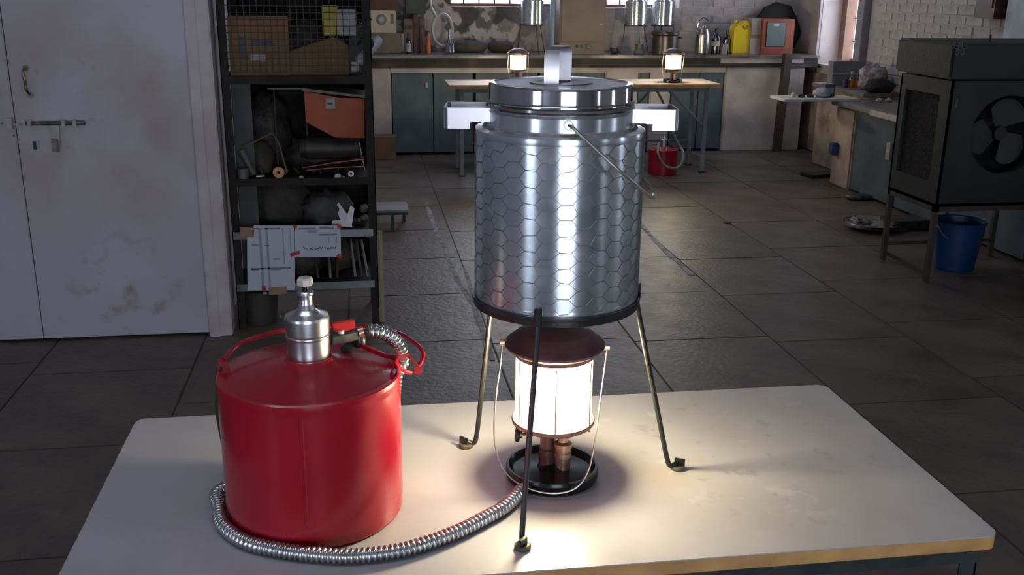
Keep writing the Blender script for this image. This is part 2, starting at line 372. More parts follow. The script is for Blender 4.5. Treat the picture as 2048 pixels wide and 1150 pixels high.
window('window_6', Matrix.Translation((5.25, .6, .9)) @ Matrix.Rotation(PI/2, 4, 'Z'), .4, 1.3, 2, 3, wfr, .03)
window('window_7', Matrix.Translation((5.25, 3.85, .9)) @ Matrix.Rotation(PI/2, 4, 'Z'), .5, 1.3, 2, 3, wfr, .03)
# double metal door in the partition
def door_leaf(name, x0, x1):
    return struct(MB().box(x0, x1, 4.99, 5.03, .012, 2.22).build(name, door_m, bevel=.003))
d1 = door_leaf('door_1', -1.592, -.792); d2 = door_leaf('door_2', -2.4, -1.597)
struct(MB().box(-.79, -.676, 4.955, 5.12, 0, 2.28).build('trim_4', jamb_m, bevel=.006))
struct(MB().box(-2.55, -2.403, 4.955, 5.10, 0, 2.28).build('trim_5', jamb_m, bevel=.006))
struct(MB().box(-2.403, -.79, 4.97, 5.10, 2.225, 2.32).build('trim_6', jamb_m))
struct(MB().box(-.785, -.735, 4.945, 4.96, .0, 2.28).build('trim_7', jamb_m, bevel=.003))
Yd = 4.99
def dp(x, y, Y=Yd): return py(x, y, Y)
hw = mat('door_hardware', (.10, .09, .085), .4, .7, c2=(.25, .22, .19), sc=30)
hwp = mat('painted_hasp', (.42, .43, .42), .5, sc=20)
P = [dp(52, 136), dp(50, 142), dp(54, 160), dp(57, 178), dp(61, 190)]
q = [P[0]+Vector((0, 0, 0))]+[p+Vector((0, -.035, 0)) for p in P[1:4]]+[P[4]]
b = MB().tube(smooth(q, 5), .006, 8)
for p in (P[0], P[4]): b.tube([p+Vector((0, .0, 0)), p+Vector((0, -.006, 0))], .014, 12)
b.build('door_handle', hw, d1)
a, c = dp(52, 248, Yd-.02), dp(170, 245, Yd-.02); a.z = c.z = (a.z+c.z)/2
MB().tube([a, c], .010, 10).build('bolt', hw, d1)
b = MB()
for x in (60, 128, 150):
    p = dp(x, 247, Yd-.014); b.box(p.x-.009, p.x+.009, Yd-.032, Yd, p.z-.014, p.z+.018)
b.build('bolt_guide', hwp, d1, bevel=.003)
p = dp(107, 250, Yd-.02)
pl = [(-.02, 0), (.022, 0), (.024, -.04), (.018, -.07), (.014, -.125), (-.016, -.125), (-.018, -.07), (-.012, -.04)]
MB().prism(pl, 0, .008, M_((p.x+.004, Yd-.03, p.z)) @ Matrix.Rotation(PI/2, 4, 'X')).build('hasp', hwp, d1, bevel=.002)
MB().box(p.x-.014, p.x+.018, Yd-.045, Yd-.03, p.z-.125, p.z-.06).build('hasp_loop', hw, d1, bevel=.003)
p = dp(70, 290); MB().box(p.x-.008, p.x+.006, Yd-.003, Yd, p.z-.022, p.z+.018).build('keyhole', blackm, d1)
MB().box(p.x+.008, p.x+.022, Yd-.002, Yd, p.z-.02, p.z+.02).build('keyhole_plate', faint, d1)
p = dp(22, 248); b = MB().box(p.x-.013, p.x+.013, Yd-.03, Yd, p.z-.02, p.z+.03).tube([p+Vector((.013, -.015, 0)), p+Vector((.05, -.015, 0))], .004, 6); b.build('bolt_staple', hwp, d2)
for x, y in ((4, 247), (28, 271)):
    p = dp(x, y); MB().tube([p, p+Vector((0, -.004, 0))], .005, 8).build('nail', hw, d2)

# ---------------- back workbench: slab on plaster piers with blue-grey doors between them
BY = 10.5; BT = 1.03
plp = mat('pier_plaster', (.46, .41, .38), .85, c2=(.36, .32, .30), sc=4, bump=.4, bsc=20)
bench = thing('workbench', 'long masonry workbench with dark slab along the back wall', 'bench', (0, 0, 0))
X = lambda x, y=200: py(x, y, BY).x
MB().box(-.7, 4.95, BY-.03, 11.19, BT-.03, BT).build('worktop', slab_top, bench)
MB().box(-.7, 4.95, BY, BY+.1, BT-.13, BT-.03).build('slab_edge', slab_edge, bench)
MB().box(X(1436), 4.78, BY-.008, BY+.02, .945, 1.0).build('plaster_patch', plp, bench, bevel=.004)
MB().tube([(X(1180, 130), BY-.02, .915), (4.8, BY-.02, .915)], .011, 8).build('pipe', blackm, bench)
def pier(x0, x1, z0=0, z1=.9): return MB().box(X(x0), X(x1), BY-.0, 11.1, z0, z1).build('pier', plp, bench, bevel=.012)
pier(700, 783); pier(1210, 1275); pier(1299, 1340); pier(1448, 1605)
MB().box(X(783), X(1448), BY+.005, BY+.06, .85, .9).build('plinth_rail', plp, bench)
for i, (x0, x1) in enumerate(((785, 866), (868, 946), (952, 1075), (1080, 1208), (1277, 1297), (1343, 1396), (1398, 1446))):
    dd = MB().box(X(x0), X(x1), BY+.02, BY+.05, .03, .848).build('cabinet_door', bluedoor, bench, bevel=.004)
    if i in (0, 1, 2):
        xx = X(x1-12); MB().box(xx-.012, xx+.012, BY+.008, BY+.02, .70, .75).build('door_pull', plp, dd)
tag(MB().tube([(X(1547, 300), BY-.08, 0), (X(1549, 300)+.02, BY-.08, BT+.02)], .055, 4).build('post', rustpost), 'dark rusty post standing against the back workbench front', 'post')
b = MB().box(X(738, 290), X(790, 290), BY-.26, BY-.04, 0, .235)
tag(b.build('carton', cardd, bevel=.004), 'small brown carton on the floor at the left end of the workbench', 'box')

# ---------------- objects on the back workbench
def bx(name, x0, x1, yt, m, label, cat, Y=10.72, d=.25, zb=BT, bevel=.006, yb=None):
    a = py(x0, (yt+105)/2, Y); c = py(x1, (yt+105)/2, Y); zt = py((x0+x1)/2, yt, Y).z
    r = thing(name, label, cat, ((a.x+c.x)/2, Y+d/2, zb)); w = (c.x-a.x)/2
    MB().box(-w, w, -d/2, d/2, 0, zt-zb).build('body', m, r, bevel=bevel); return r, w, zt-zb, d
def dial(root, x, z, r, m, y, name='dial'):
    return MB().lathe([(0, .012), (r*.9, .012), (r, .006), (r, 0)], 24, M_((x, y, z), rx=-PI/2) @ Matrix.Rotation(PI, 4, 'X')).build(name, m, root)
cream = mat('cream_enamel', (.50, .44, .33), .5, c2=(.42, .37, .28), sc=6)
greyb = mat('grey_green_box', (.12, .115, .085), .6, c2=(.16, .14, .10), sc=6)
r1, w, h, d = bx('crate', 730, 810, 66, greyb, 'grey-green metal box under the cream meter on the back bench', 'box', 10.8, .3)
MB().box(w-.03, w-.015, -d/2-.006, -d/2, .02, h-.01).build('label_strip', cream, r1)
r2, w, h, d = bx('meter', 734, 793, 21, cream, 'cream instrument with a round grey dial on the back bench', 'meter', 10.8, .22, zb=py(770, 66, 10.8).z)
dl = dial(r2, .0, h*.6, .052, mat('dial_grey', (.10, .10, .10), .3), -d/2); dial(dl, .0, h*.6, .030, mat('dial_light', (.3, .28, .28), .3), -d/2-.012, 'dial_face')
dial(r2, -w*.72, h*.6, .014, mat('dark_knob', (.08, .02, .02), .4), -d/2, 'knob')
MB().box(w*.62, w*.82, -d/2-.004, -d/2, h*.42, h*.85).build('scale_plate', greyb, r2)
r3, *_ = bx('crate', 735, 795, -40, mat('brown_box', (.09, .045, .025), .6), 'dark brown box on top of the cream meter', 'box', 10.8, .2, zb=py(770, 21, 10.8).z)
def lath(name, x, yt, prof, m, label, cat, Y=10.75, zb=BT, group=None, parts=()):
    """prof: (r, z) with z in 0..1 of the height, r in metres"""
    p = py(x, 100, Y); zt = py(x, yt, Y).z; h = zt-zb
    r = thing(name, label, cat, (p.x, Y, zb), 0, group)
    MB().lathe([(0, 0)]+[(rr, z*h) for rr, z in prof]+[(0, prof[-1][1]*h)], 28).build('body', m, r)
    for nm, pr, mm in parts: MB().lathe([(0, pr[0][1]*h)]+[(rr, z*h) for rr, z in pr]+[(0, pr[-1][1]*h)], 24).build(nm, mm, r)
    return r, h
bot = [(.9, 0), (1, .03), (1, .62), (.8, .72), (.35, .82), (.33, .93)]
def bt(s): return [(r*s, z) for r, z in bot]
cap_ = lambda s: [(.4*s, .93), (.4*s, 1)]
lath('bottle', 817, 66, bt(.028), mat('dark_glass', (.02, .02, .025), .15), 'small dark bottle with a white label next to the grey-green box', 'bottle', parts=[('cap', cap_(.028), blackm), ('label_band', [(.0285, .1), (.0285, .5)], faint)])
lath('bottle', 857, 62, bt(.026), mat('orange_plastic', (.45, .10, .05), .4), 'thin orange-red bottle at the foot of the painted wall', 'bottle', parts=[('cap', cap_(.026), blackm)])
for x0, x1, yt, c, lb in ((808, 826, 38, (.16, .09, .075), 'pale brown file standing beside the cream meter'), (827, 838, 30, (.10, .05, .04), 'dark red file between two brown files'), (839, 850, 36, (.13, .075, .06), 'brown file nearest the orange-red bottle')):
    r, w, h, d = bx('file', x0, x1, yt, mat(lb[:12], c, .7), lb, 'file', 10.9, .2)
    MB().box(-w*.8, w*.8, -d/2-.003, -d/2, h*.7, h*.8).build('spine_band', darkm, r)
r, *_ = bx('machine', 812, 852, -30, mat('machine_green', (.05, .065, .06), .5), 'dark green machine head above the brown files', 'machine', 11.0, .15, zb=py(830, 28, 11.0).z)
# large glass loop (hose ring) hung on a stand
pA = py(885, 60, 10.95); b = MB()
b.tube([(pA.x+math.cos(a)*.105, 10.95, pA.z+math.sin(a)*.165) for a in [2*PI*i/30 for i in range(30)]], .017, 8, closed=True)
ring = thing('hose_coil', 'pale hose coil standing upright before the painted wall', 'hose', (0, 0, 0)); b.build('coil', mat('pale_hose', (.42, .44, .43), .4), ring)
MB().tube(smooth([(pA.x-.07, 10.95, pA.z+.14), (pA.x-.12, 10.93, pA.z+.24), (pA.x-.14, 10.92, pA.z+.4)], 5), .015, 8).build('hose_end', mat('pale_hose', (0, 0, 0)), ring)
lath('flask', 900, 58, [(.05, 0), (.055, .08), (.05, .35), (.02, .6), (.018, 1)], clearg, 'small glass flask in front of the pale hose coil', 'flask', 10.7)
# low dark clutter lumps along the wall foot
def lump(name, x, y, Y, z, s, m, label, cat, seed=0, parent=None, n=2, group=None):
    bm = bmesh.new(); bmesh.ops.create_icosphere(bm, subdivisions=n, radius=1); rr = random.Random(seed)
    for v in bm.verts:
        k = 1+rr.uniform(-.16, .16); v.co = Vector((v.co.x*s[0]*k, v.co.y*s[1]*k, max(v.co.z, -.72)*s[2]*k+s[2]*.72))
    me = bpy.data.meshes.new(name); bm.to_mesh(me); bm.free(); me.materials.append(m)
    for p in me.polygons: p.use_smooth = True
    o = bpy.data.objects.new(name, me); COL.objects.link(o)
    p = py(x, y, Y); o.location = (p.x, Y, z)
    if parent: o.parent = parent; o.location = (p.x-parent.location.x, Y-parent.location.y, z-parent.location.z)
    elif label: tag(o, label, cat, group)
    return o
sackm = mat('dark_sacking', (.035, .035, .028), .8, c2=(.07, .06, .045), sc=12, bump=.5)
lump('sack', 935, 100, 10.95, BT, (.20, .12, .075), sackm, 'dark green sack slumped at the foot of the painted wall', 'sack', 1)
lump('sack', 1000, 100, 10.95, BT, (.15, .11, .07), mat('brown_sack', (.05, .03, .025), .8), 'dark brown sack lying behind the first back lantern', 'sack', 2)
# vertical blue-white column
tag(MB().tube([(py(1107, 60, 11.05).x, 11.05, BT), (py(1107, 60, 11.05).x, 11.05, 2.3)], .045, 16).build('column', mat('pale_blue_column', (.35, .48, .62), .35)), 'pale blue column beside the brown wall cupboard', 'pipe')
# cupboard
brn = mat('brown_cupboard', (.20, .155, .125), .6, c2=(.17, .13, .105), sc=5)
r, w, h, d = bx('cupboard', 1120, 1212, -90, brn, 'tall brown cupboard with a row of knobs on the back bench', 'cupboard', 10.75, .3)
MB().box(-w+.02, w-.015, -d/2-.012, -d/2, .125, h-.02).build('door', brn, r, bevel=.004)
for i, xx in enumerate((-.05, .0, .07)): dial(r, xx, .075, .016 if i < 2 else .028, blackm, -d/2, 'knob')
MB().box(w-.06, w-.035, -d/2-.02, -d/2-.012, .30, .312).build('latch', cream, r)
MB().box(-w, w, -d/2-.02, -d/2, .0, .03).build('ledge', brn, r)
lump('oily_rag', 1228, 100, 10.7, BT, (.05, .06, .045), darkm, 'black rag heap beside the brown cupboard', 'rag', 4)
# short dark pot under third drum
r, h = lath('cooking_pot', 1329, 62, [(.13, 0), (.135, .05), (.135, .8), (.15, .86), (.15, .92), (.14, 1)], mat('soot_pot', (.09, .075, .07), .35, .5, c2=(.05, .045, .04), sc=9), 'squat sooty pot beneath the third steel drum', 'pot', 10.62)
MB().tube([(.135, -.03, h*.7), (.175, -.03, h*.72), (.175, .03, h*.72), (.135, .03, h*.7)], .006, 6).build('handle', blackm, r)
lath('jug', 1278, 88, [(.05, 0), (.055, .1), (.04, .6), (.045, 1)], mat('dull_jug', (.10, .09, .085), .4), 'small dull metal jug under the second steel drum', 'jug', 10.6)
# steel flasks, bottle, jerrycan, oscilloscope
r, h = lath('kettle', 1404, 52, [(.075, 0), (.08, .05), (.08, .7), (.06, .9), (.03, .95), (.03, 1)], mat('dull_steel', (.35, .32, .30), .25, .8, c2=(.2, .18, .17), sc=10), 'tall dull steel kettle left of the dark bottles', 'kettle', 10.7)
MB().tube(smooth([(-.07, 0, h*.8), (-.06, 0, h*1.15), (.0, 0, h*1.3), (.05, 0, h*1.2)], 5), .008, 8).build('handle', steelp, r)
lath('bottle', 1431, 57, bt(.05), mat('dark_glass', (0, 0, 0)), 'large dark glass bottle beside the steel kettle', 'bottle', 10.75, parts=[('cap', cap_(.05), blackm), ('label_band', [(.0505, .3), (.0505, .5)], plp)])
lath('bottle', 1452, 60, bt(.04), mat('black_glass', (.012, .012, .012), .12), 'black bottle next to the yellow jerrycan', 'bottle', 10.72, parts=[('cap', cap_(.04), blackm)])
lath('beaker', 1448, 88, [(.03, 0), (.032, .1), (.032, 1)], mat('grey_beaker', (.2, .18, .19), .4), 'small grey beaker in front of the dark bottles', 'beaker', 10.58)
yel = mat('yellow_plastic', (.62, .46, .01), .38, c2=(.55, .40, .02), sc=6)
a = py(1465, 75, 10.68); c = py(1503, 75, 10.68); w = (c.x-a.x)/2; zt = py(1484, 42, 10.68).z-BT
r = thing('jerrycan', 'yellow plastic jerrycan on the back bench beside the orange instrument', 'jerrycan', ((a.x+c.x)/2, 10.75, BT))
pl = [(-w, 0), (w, 0), (w, zt*.78), (w*.8, zt*.9), (w*.75, zt), (w*.0, zt), (-w*.25, zt*.93), (-w*.55, zt*.93), (-w, zt*.8)]
bm_ = MB().prism(pl, -.07, .07, Matrix.Rotation(PI/2, 4, 'X')); bm_.build('body', yel, r, bevel=.014)
MB().tube(smooth([(w*.05, 0, zt*.86), (w*.3, 0, zt*.78), (w*.6, 0, zt*.86)], 5), .014, 8).build('grip_hole_shade', mat('yellow_shade', (.30, .20, .01), .5), r).location = (0, -.068, 0)  # darker yellow tube: shade of the grip opening put into its colour
MB().tube([(-w*.55, 0, zt*.93), (-w*.55, 0, zt*1.02)], .02, 12).build('cap', yel, r)
org = mat('orange_case', (.26, .06, .025), .5, c2=(.20, .045, .02), sc=6)
r, w, h, d = bx('oscilloscope', 1524, 1588, 38, org, 'orange-red instrument case with a grey-green screen', 'instrument', 10.62, .35)
MB().box(-w*.75, w*.45, -d/2-.01, -d/2, h*.22, h*.92).build('screen', mat('screen_grey', (.13, .17, .17), .25, c2=(.10, .13, .13), sc=4), r, bevel=.01)
MB().box(-w*.35, w*.0, -d/2-.013, -d/2-.01, h*.8, h*.86).build('screen_label', cream, r)
MB().box(-w*.85, w*.85, -d/2-.008, -d/2, h*.03, h*.17).build('control_strip', mat('dark_red', (.2, .03, .02), .5), r)
r, w, h, d = bx('carton', 1501, 1522, 37, mat('pale_carton', (.30, .25, .22), .7), 'pale upright carton between the jerrycan and the orange instrument', 'box', 10.66, .3)
MB().box(-w, w, -d/2-.003, -d/2, h*.45, h*.55).build('tape_band', cardd, r)
lump('black_lump', 1550, 30, 11.05, 1.03, (.30, .06, .30), mat('black_cloth_mould', (.02, .022, .02), .8), 'black heap standing in for dark wall mould behind the orange instrument', 'cloth', 6)  # dark thing enlarged to stand in for the mould-dark wall corner

# ---------------- middle table with the two far lanterns
TZ = .85
ft = thing('trestle_table', 'narrow wooden-edged table with pale steel legs before the back bench', 'table', (0, 0, 0))
fx0 = py(897, 155, 9.25).x; fx1 = py(1440, 160, 9.25).x
topm = mat('far_table_top', (.50, .42, .36), .4, c2=(.42, .34, .28), sc=6)
MB().box(fx0, fx1, 9.2, 9.75, TZ-.02, TZ).build('tabletop', topm, ft, bevel=.003)
MB().box(fx0, fx1, 9.185, 9.2, TZ-.032, TZ-.002).build('table_edge', plywood, ft)
legm = mat('pale_leg_paint', (.26, .29, .30), .5, c2=(.20, .22, .23), sc=10)
for (x, Y) in ((fx1-.12, 9.26), (fx1-.12, 9.68), (fx0+.12, 9.26), (fx0+.12, 9.68), ((fx0+fx1)/2+.3, 9.68), ((fx0+fx1)/2-.3, 9.68)):
    lg = MB().box(x-.017, x+.017, Y-.017, Y+.017, 0, TZ-.04).build('leg', legm, ft)
    MB().box(x-.03, x+.03, Y-.03, Y+.03, 0, .012).build('foot_cap', blackm, lg)
MB().box(fx0+.1, fx1-.1, 9.24, 9.28, TZ-.075, TZ-.03).build('front_rail', legm, ft)
MB().box(fx0+.1, fx1-.1, 9.66, 9.70, TZ-.075, TZ-.03).build('rear_rail', legm, ft)
MB().tube([(fx1-.12, 9.26, .44), (fx1-.50, 9.26, TZ-.06)], .012, 6).build('brace', legm, ft)
MB().tube([(fx1-.50, 9.68, TZ-.06), (fx1-.95, 9.68, .35)], .012, 6).build('brace', legm, ft)
MB().tube([(fx1-.12, 9.26, .14), (fx1-.12, 9.68, .14)], .012, 6).build('foot_rail', legm, ft)
MB().tube([(fx1-.12, 9.68, .25), (fx1-1.0, 9.68, .25)], .012, 6).build('foot_rail', legm, ft)

# ================================================================ RIGHT SIDE
rb = thing('side_bench', 'low plastered bench with blue-grey doors along the right wall', 'bench', (0, 0, 0))
RZ = .755
MB().box(4.24, 4.96, 3.4, 8.65, RZ-.04, RZ).build('worktop', mat('side_worktop', (.20, .19, .18), .4, c2=(.12, .11, .10), sc=5), rb, bevel=.005)
MB().box(4.55, 4.955, 8.66, 9.75, RZ+.02, RZ+.055).build('ledge_slab', mat('side_worktop', (0, 0, 0)), rb, bevel=.005)
MB().box(4.60, 4.955, 8.66, 9.70, 0, RZ+.02).build('ledge_pier', plaster_tan, rb, bevel=.01)
MB().box(4.225, 4.24, 3.4, 7.9, RZ-.045, RZ+.002).build('edge_strip', steelb, rb)
tanp = mat('side_pier_plaster', (.46, .35, .27), .85, c2=(.36, .26, .20), sc=5, bump=.4, bsc=20)
MB().box(4.27, 4.96, 8.24, 8.60, 0, RZ-.04).build('pier', tanp, rb, bevel=.015)
MB().box(4.30, 4.96, 5.5, 5.75, 0, RZ-.04).build('pier', tanp, rb, bevel=.015)
for y0, y1 in ((7.5, 8.24), (6.72, 7.48), (5.78, 6.70), (4.6, 5.48)):
    dd = MB().box(4.29, 4.32, y0+.01, y1-.01, .02, RZ-.05).build('cabinet_door', bluedoor, rb, bevel=.004)
    MB().box(4.275, 4.29, y0+.1, y0+.16, .38, .52).build('door_pull', plp, dd)
p = px(1656, 292, 4.27); tag(MB().box(4.205, 4.268, 8.46, 8.54, p.z-.05, p.z+.06).build('small_can', mat('blue_can', (.02, .06, .16), .5), bevel=.01), 'small blue tin hung on the end pier of the side bench', 'tin')
wbm = mat('white_board', (.62, .60, .58), .6)
a = py(1550, 180, 8.75); tag(MB().box(a.x, 4.45, 8.52, 8.85, RZ, RZ+.022).build('board', wbm, bevel=.003), 'white board resting on the side bench and jutting past its end', 'board')
def rbx(name, x0, x1, yt, Y, d, m, label, cat, zb=RZ):
    a = py(x0, yt, Y); c = py(x1, yt, Y); o = thing(name, label, cat, ((a.x+c.x)/2, Y+d/2, zb)); w = (c.x-a.x)/2
    MB().box(-w, w, -d/2, d/2, 0, a.z-zb).build('body', m, o, bevel=.005); return o, w, a.z-zb
o, w, h = rbx('carton', 1668, 1722, 123, 9.42, .12, mat('grey_carton', (.22, .22, .25), .6), 'grey carton on the side bench below the window', 'box', zb=RZ+.055)
MB().box(-w, w, -.064, -.06, h*.45, h*.52).build('tape_band', plp, o)
def rl(name, x, yb, yt, X_, prof, m, label, cat, parts=(), zb=RZ+.055):
    p = py(x, yb, 9.22); p.z = zb; q = py(x, yt, p.y); h = q.z-zb; r = thing(name, label, cat, (p.x, p.y, zb))
    MB().lathe([(0, 0)]+[(a_, z*h) for a_, z in prof]+[(0, prof[-1][1]*h)], 20).build('body', m, r)
    for nm, pr, mm in parts: MB().lathe([(0, pr[0][1]*h)]+[(a_, z*h) for a_, z in pr]+[(0, pr[-1][1]*h)], 20).build(nm, mm, r)
    return r
rl('bottle', 1702, 174, 143, 0, [(.026, 0), (.028, .1), (.028, .5)], mat('orange_liquid', (.75, .25, .02), .3), 'little bottle of orange liquid on the side bench', 'bottle', [('neck', [(.026, .5), (.012, .7), (.012, .95)], clearg), ('cap', [(.014, .92), (.014, 1)], plp)])
rl('bottle', 1711, 176, 152, 0, [(.018, 0), (.02, .1), (.02, .6)], mat('orange_liquid', (0, 0, 0)), 'smallest orange bottle, right of the other orange one', 'bottle', [('neck', [(.018, .6), (.01, .75), (.01, 1)], clearg)])
rl('mug', 1690, 174, 158, 0, [(.025, 0), (.027, .1), (.027, 1)], mat('blue_mug', (.03, .05, .14), .5), 'dark blue mug beside the orange bottle', 'mug', [('rim', [(.028, .95), (.028, 1.02)], blackm)])
bag = mat('clear_bag', (.40, .36, .38), .25, c2=(.16, .12, .13), sc=18, bump=.6)
lump('plastic_bag', 1748, 140, 9.0, RZ+.055, (.13, .13, .14), bag, 'crumpled clear plastic bag on the side bench', 'bag', 11, n=3)
lump('black_lump', 1758, 180, 8.74, RZ+.055, (.14, .08, .075), mat('black_cloth_mould', (0, 0, 0)), 'black bundle in front of the clear plastic bag', 'bundle', 12, n=3)
p = pz(1738, 125, RZ)
for x, y, c, lb in ((1760, 182, (.5, .48, .42), 'white lump beside the black bundle'), (1780, 176, (.42, .4, .35), 'pale stone at the right of the black bundle')):
    lump('small_stone', x, y, 8.45, RZ, (.03, .03, .022), mat('pale_lump'+str(x), c, .7), lb, 'stone', x)
# small things on the white board
for i, (x, m, nm, lb) in enumerate(((1588, mat('cream_pot', (.6, .5, .4), .5), 'jar', 'tiny cream jar near the free end of the white board'), (1604, blackm, 'tin', 'flat black tin on the white board'), (1622, blackm, 'tin', 'second flat black tin, nearer the wall on the white board'))):
    q = py(x, 180, 8.68); o = thing(nm, lb, nm, (q.x, 8.68, RZ+.022))
    MB().lathe([(0, 0), (.022 if i == 0 else .03, 0), (.024 if i == 0 else .033, .02), (.02, .035 if i == 0 else .022), (0, .035 if i == 0 else .022)], 16).build('body', m, o)
    MB().lathe([(0, 0), (.016, 0), (.016, .008), (0, .008)], 12, M_((0, 0, .035 if i == 0 else .022))).build('lid', m, o)
lump('plastic_bag', 1645, 180, 8.68, RZ+.022, (.075, .08, .05), mat('lilac_bag', (.40, .40, .50), .4, bump=.5, bsc=40), 'pale lilac bag crumpled on the white board', 'bag', 15, n=3)
o, w, h = rbx('tape_machine', 1652, 1672, 168, 8.7, .08, mat('grey_device', (.09, .10, .11), .5), 'small dark grey device beside the grey carton', 'device', zb=RZ+.022)
MB().box(-w*.6, w*.6, -.044, -.04, h*.3, h*.7).build('display', faint, o)
# dark red box high on the right wall and white panel
q = px(1998, 0, 4.98)
sb = thing('fuse_box', 'dark red box fixed high on the white brick wall', 'box', (4.93, q.y, px(1998, 38, 4.93).z))
MB().box(-.06, .055, -.13, .13, 0, .4).build('body', mat('dark_red_box', (.08, .015, .015), .4), sb, bevel=.006)
MB().box(-.068, -.06, -.10, .10, .08, .37).build('cover', mat('dark_red_box', (0, 0, 0)), sb, bevel=.003)
q = px(2013, 84, 4.97); tr = struct(MB().box(4.93, 5.0, q.y-1.6, q.y, .76, 2.5).build('trim_8', mat('pale_blue_panel', (.46, .52, .60), .5), bevel=.004))

# ---------------- evaporative cooler on its stand
cm = mat('cooler_green', (.026, .032, .030), .55, c2=(.019, .023, .022), sc=5, bump=.15, spec=.3)
cl = thing('air_cooler', 'dark grey-green desert cooler with a round fan opening on an iron stand', 'cooler', (3.40, 5.45, 0))
W_, D_ = .80, .56; Z0, Z1, Z2 = .47, 1.215, 1.43
R0 = .235; fcx, fcz = .40, .90
# front face with round hole
b = MB(); n = 40; vs = []; fs = []
rect = []
for i in range(n):
    a = 2*PI*i/n; c_, s_ = math.cos(a), math.sin(a)
    tx = ((W_-fcx) if c_ > 0 else fcx)/max(abs(c_), 1e-6); tz = ((Z1-fcz) if s_ > 0 else (fcz-Z0))/max(abs(s_), 1e-6); t = min(tx, tz)
    vs += [(fcx+R0*c_, 0, fcz+R0*s_), (fcx+t*c_, 0, fcz+t*s_), (fcx+R0*c_, .05, fcz+R0*s_)]
for i in range(n):
    j = (i+1) % n; fs += [(i*3, i*3+1, j*3+1, j*3), (i*3, j*3, j*3+2, i*3+2)]
b.add(vs, fs); b.add([(0, 0, Z0), (0, 0, Z1), (W_, 0, Z1), (W_, 0, Z0)], [])
for i in range(n):                                                   # corners of the front sheet
    j = (i+1) % n; A, B = vs[i*3+1], vs[j*3+1]
    if abs(A[0]-B[0]) > 1e-4 and abs(A[2]-B[2]) > 1e-4:
        cx_ = W_ if max(A[0], B[0]) > W_-1e-4 else 0; cz_ = Z1 if max(A[2], B[2]) > Z1-1e-4 else Z0
        b.add([A, (cx_, 0, cz_), B], [(0, 1, 2)])
b.build('front_panel', cm, cl)
MB().box(0, .02, .07, .0701, Z0, Z0+.001).box(0, W_, D_-.02, D_, Z0, Z1).box(0, W_, 0, D_, Z0, Z0+.02).box(W_-.02, W_, 0, D_, Z0, Z1).build('casing', cm, cl)
MB().box(0, .02, 0, D_, Z1-.09, Z1).box(0, .02, 0, D_, Z0, Z0+.14).box(0, .02, 0, .10, Z0+.14, Z1-.09).box(0, .02, D_-.07, D_, Z0+.14, Z1-.09).build('side_panel', cm, cl)
MB().box(.02, .05, .1, D_-.07, Z0+.14, Z1-.09).build('straw_pad', mat('straw_pad', (.020, .014, .009), .9, c2=(.006, .005, .004), sc=40, bump=1, bsc=80), cl)
MB().box(-.035, W_+.03, -.03, D_+.03, Z1+.012, Z2).build('hood', cm, cl, bevel=.012)
MB().box(.3, W_-.1, .2, .22, Z0+.1, Z1-.05).build('inner_baffle', blackm, cl)
for k in range(3):                                                   # fan blades
    a0 = math.radians(75+120*k); pts = []
    for i in range(13): a = a0+math.radians(-48+88*i/12); rr = .212-.055*(abs(i-6)/6)**2; pts.append((fcx+rr*math.cos(a), .075+.03*(i/12-.5), fcz+rr*math.sin(a)))
    c0 = (fcx+.03*math.cos(a0), .085, fcz+.03*math.sin(a0)); c1 = (fcx+.03*math.cos(a0+1), .085, fcz+.03*math.sin(a0+1))
    P = [c0]+pts+[c1]; b = MB(); b.add(P+[(x, y+.003, z) for x, y, z in P], [tuple(range(len(P))), tuple(range(len(P), 2*len(P)))[::-1]])
    b.build('fan_blade', mat('blade_paint', (.032, .036, .035), .5), cl)
MB().lathe([(0, -.02), (.04, -.02), (.045, 0), (.045, .05), (0, .05)], 20, M_((fcx, .08, fcz), rx=-PI/2)).build('fan_hub', blackm, cl)
for s_ in (MB().lathe([(R0-.004, -.006), (R0+.012, -.006), (R0+.012, .0)], 40, M_((fcx, 0, fcz), rx=PI/2)),): s_.build('fan_ring', blackm, cl)
b = MB(); fcw = py(1920, 97, 5.42); lx, lz = fcw.x-3.40, fcw.z                   # chalk flower mark: five petal loops
for k in range(5):
    a = PI/2+2*PI*k/5; cx_, cz_ = lx+.026*math.cos(a), lz+.026*math.sin(a)
    b.tube([(cx_+.016*math.cos(a)*math.cos(t)-.009*math.sin(a)*math.sin(t), -.032, cz_+.016*math.sin(a)*math.cos(t)+.009*math.cos(a)*math.sin(t)) for t in [2*PI*i/14 for i in range(14)]], .0016, 5, closed=True)
b.build('flower_mark', mat('chalk', (.22, .22, .22), .8), cl)
MB().box(.04, .055, -.002, 0, Z1-.15, Z1-.10).build('yellow_tag', mat('dull_yellow', (.10, .09, .03), .6), cl)
MB().tube([(W_*.42, .2, Z2), (W_*.42, .2, Z2+.04)], .006, 6).build('bolt', blackm, cl)
stm = mat('stand_rust', (.035, .027, .022), .6, c2=(.055, .04, .03), sc=10)
for x in (.0, W_-.03):
    for y in (.0, D_-.03):
        MB().box(x, x+.03, y, y+.03, 0, Z0).build('stand_leg', stm, cl)
b = MB().box(.0, W_, .0, .03, Z0-.03, Z0).box(0, W_, D_-.03, D_, Z0-.03, Z0).box(0, .03, .03, D_-.03, Z0-.03, Z0).box(W_-.03, W_, .03, D_-.03, Z0-.03, Z0)
b.build('stand_frame', stm, cl)
MB().box(.03, .0-.0+.045, .03, D_-.03, .03, .05).build('stand_rail', stm, cl)
MB().box(.03, W_-.03, D_-.02, D_, .10, .12).build('stand_rail', stm, cl)
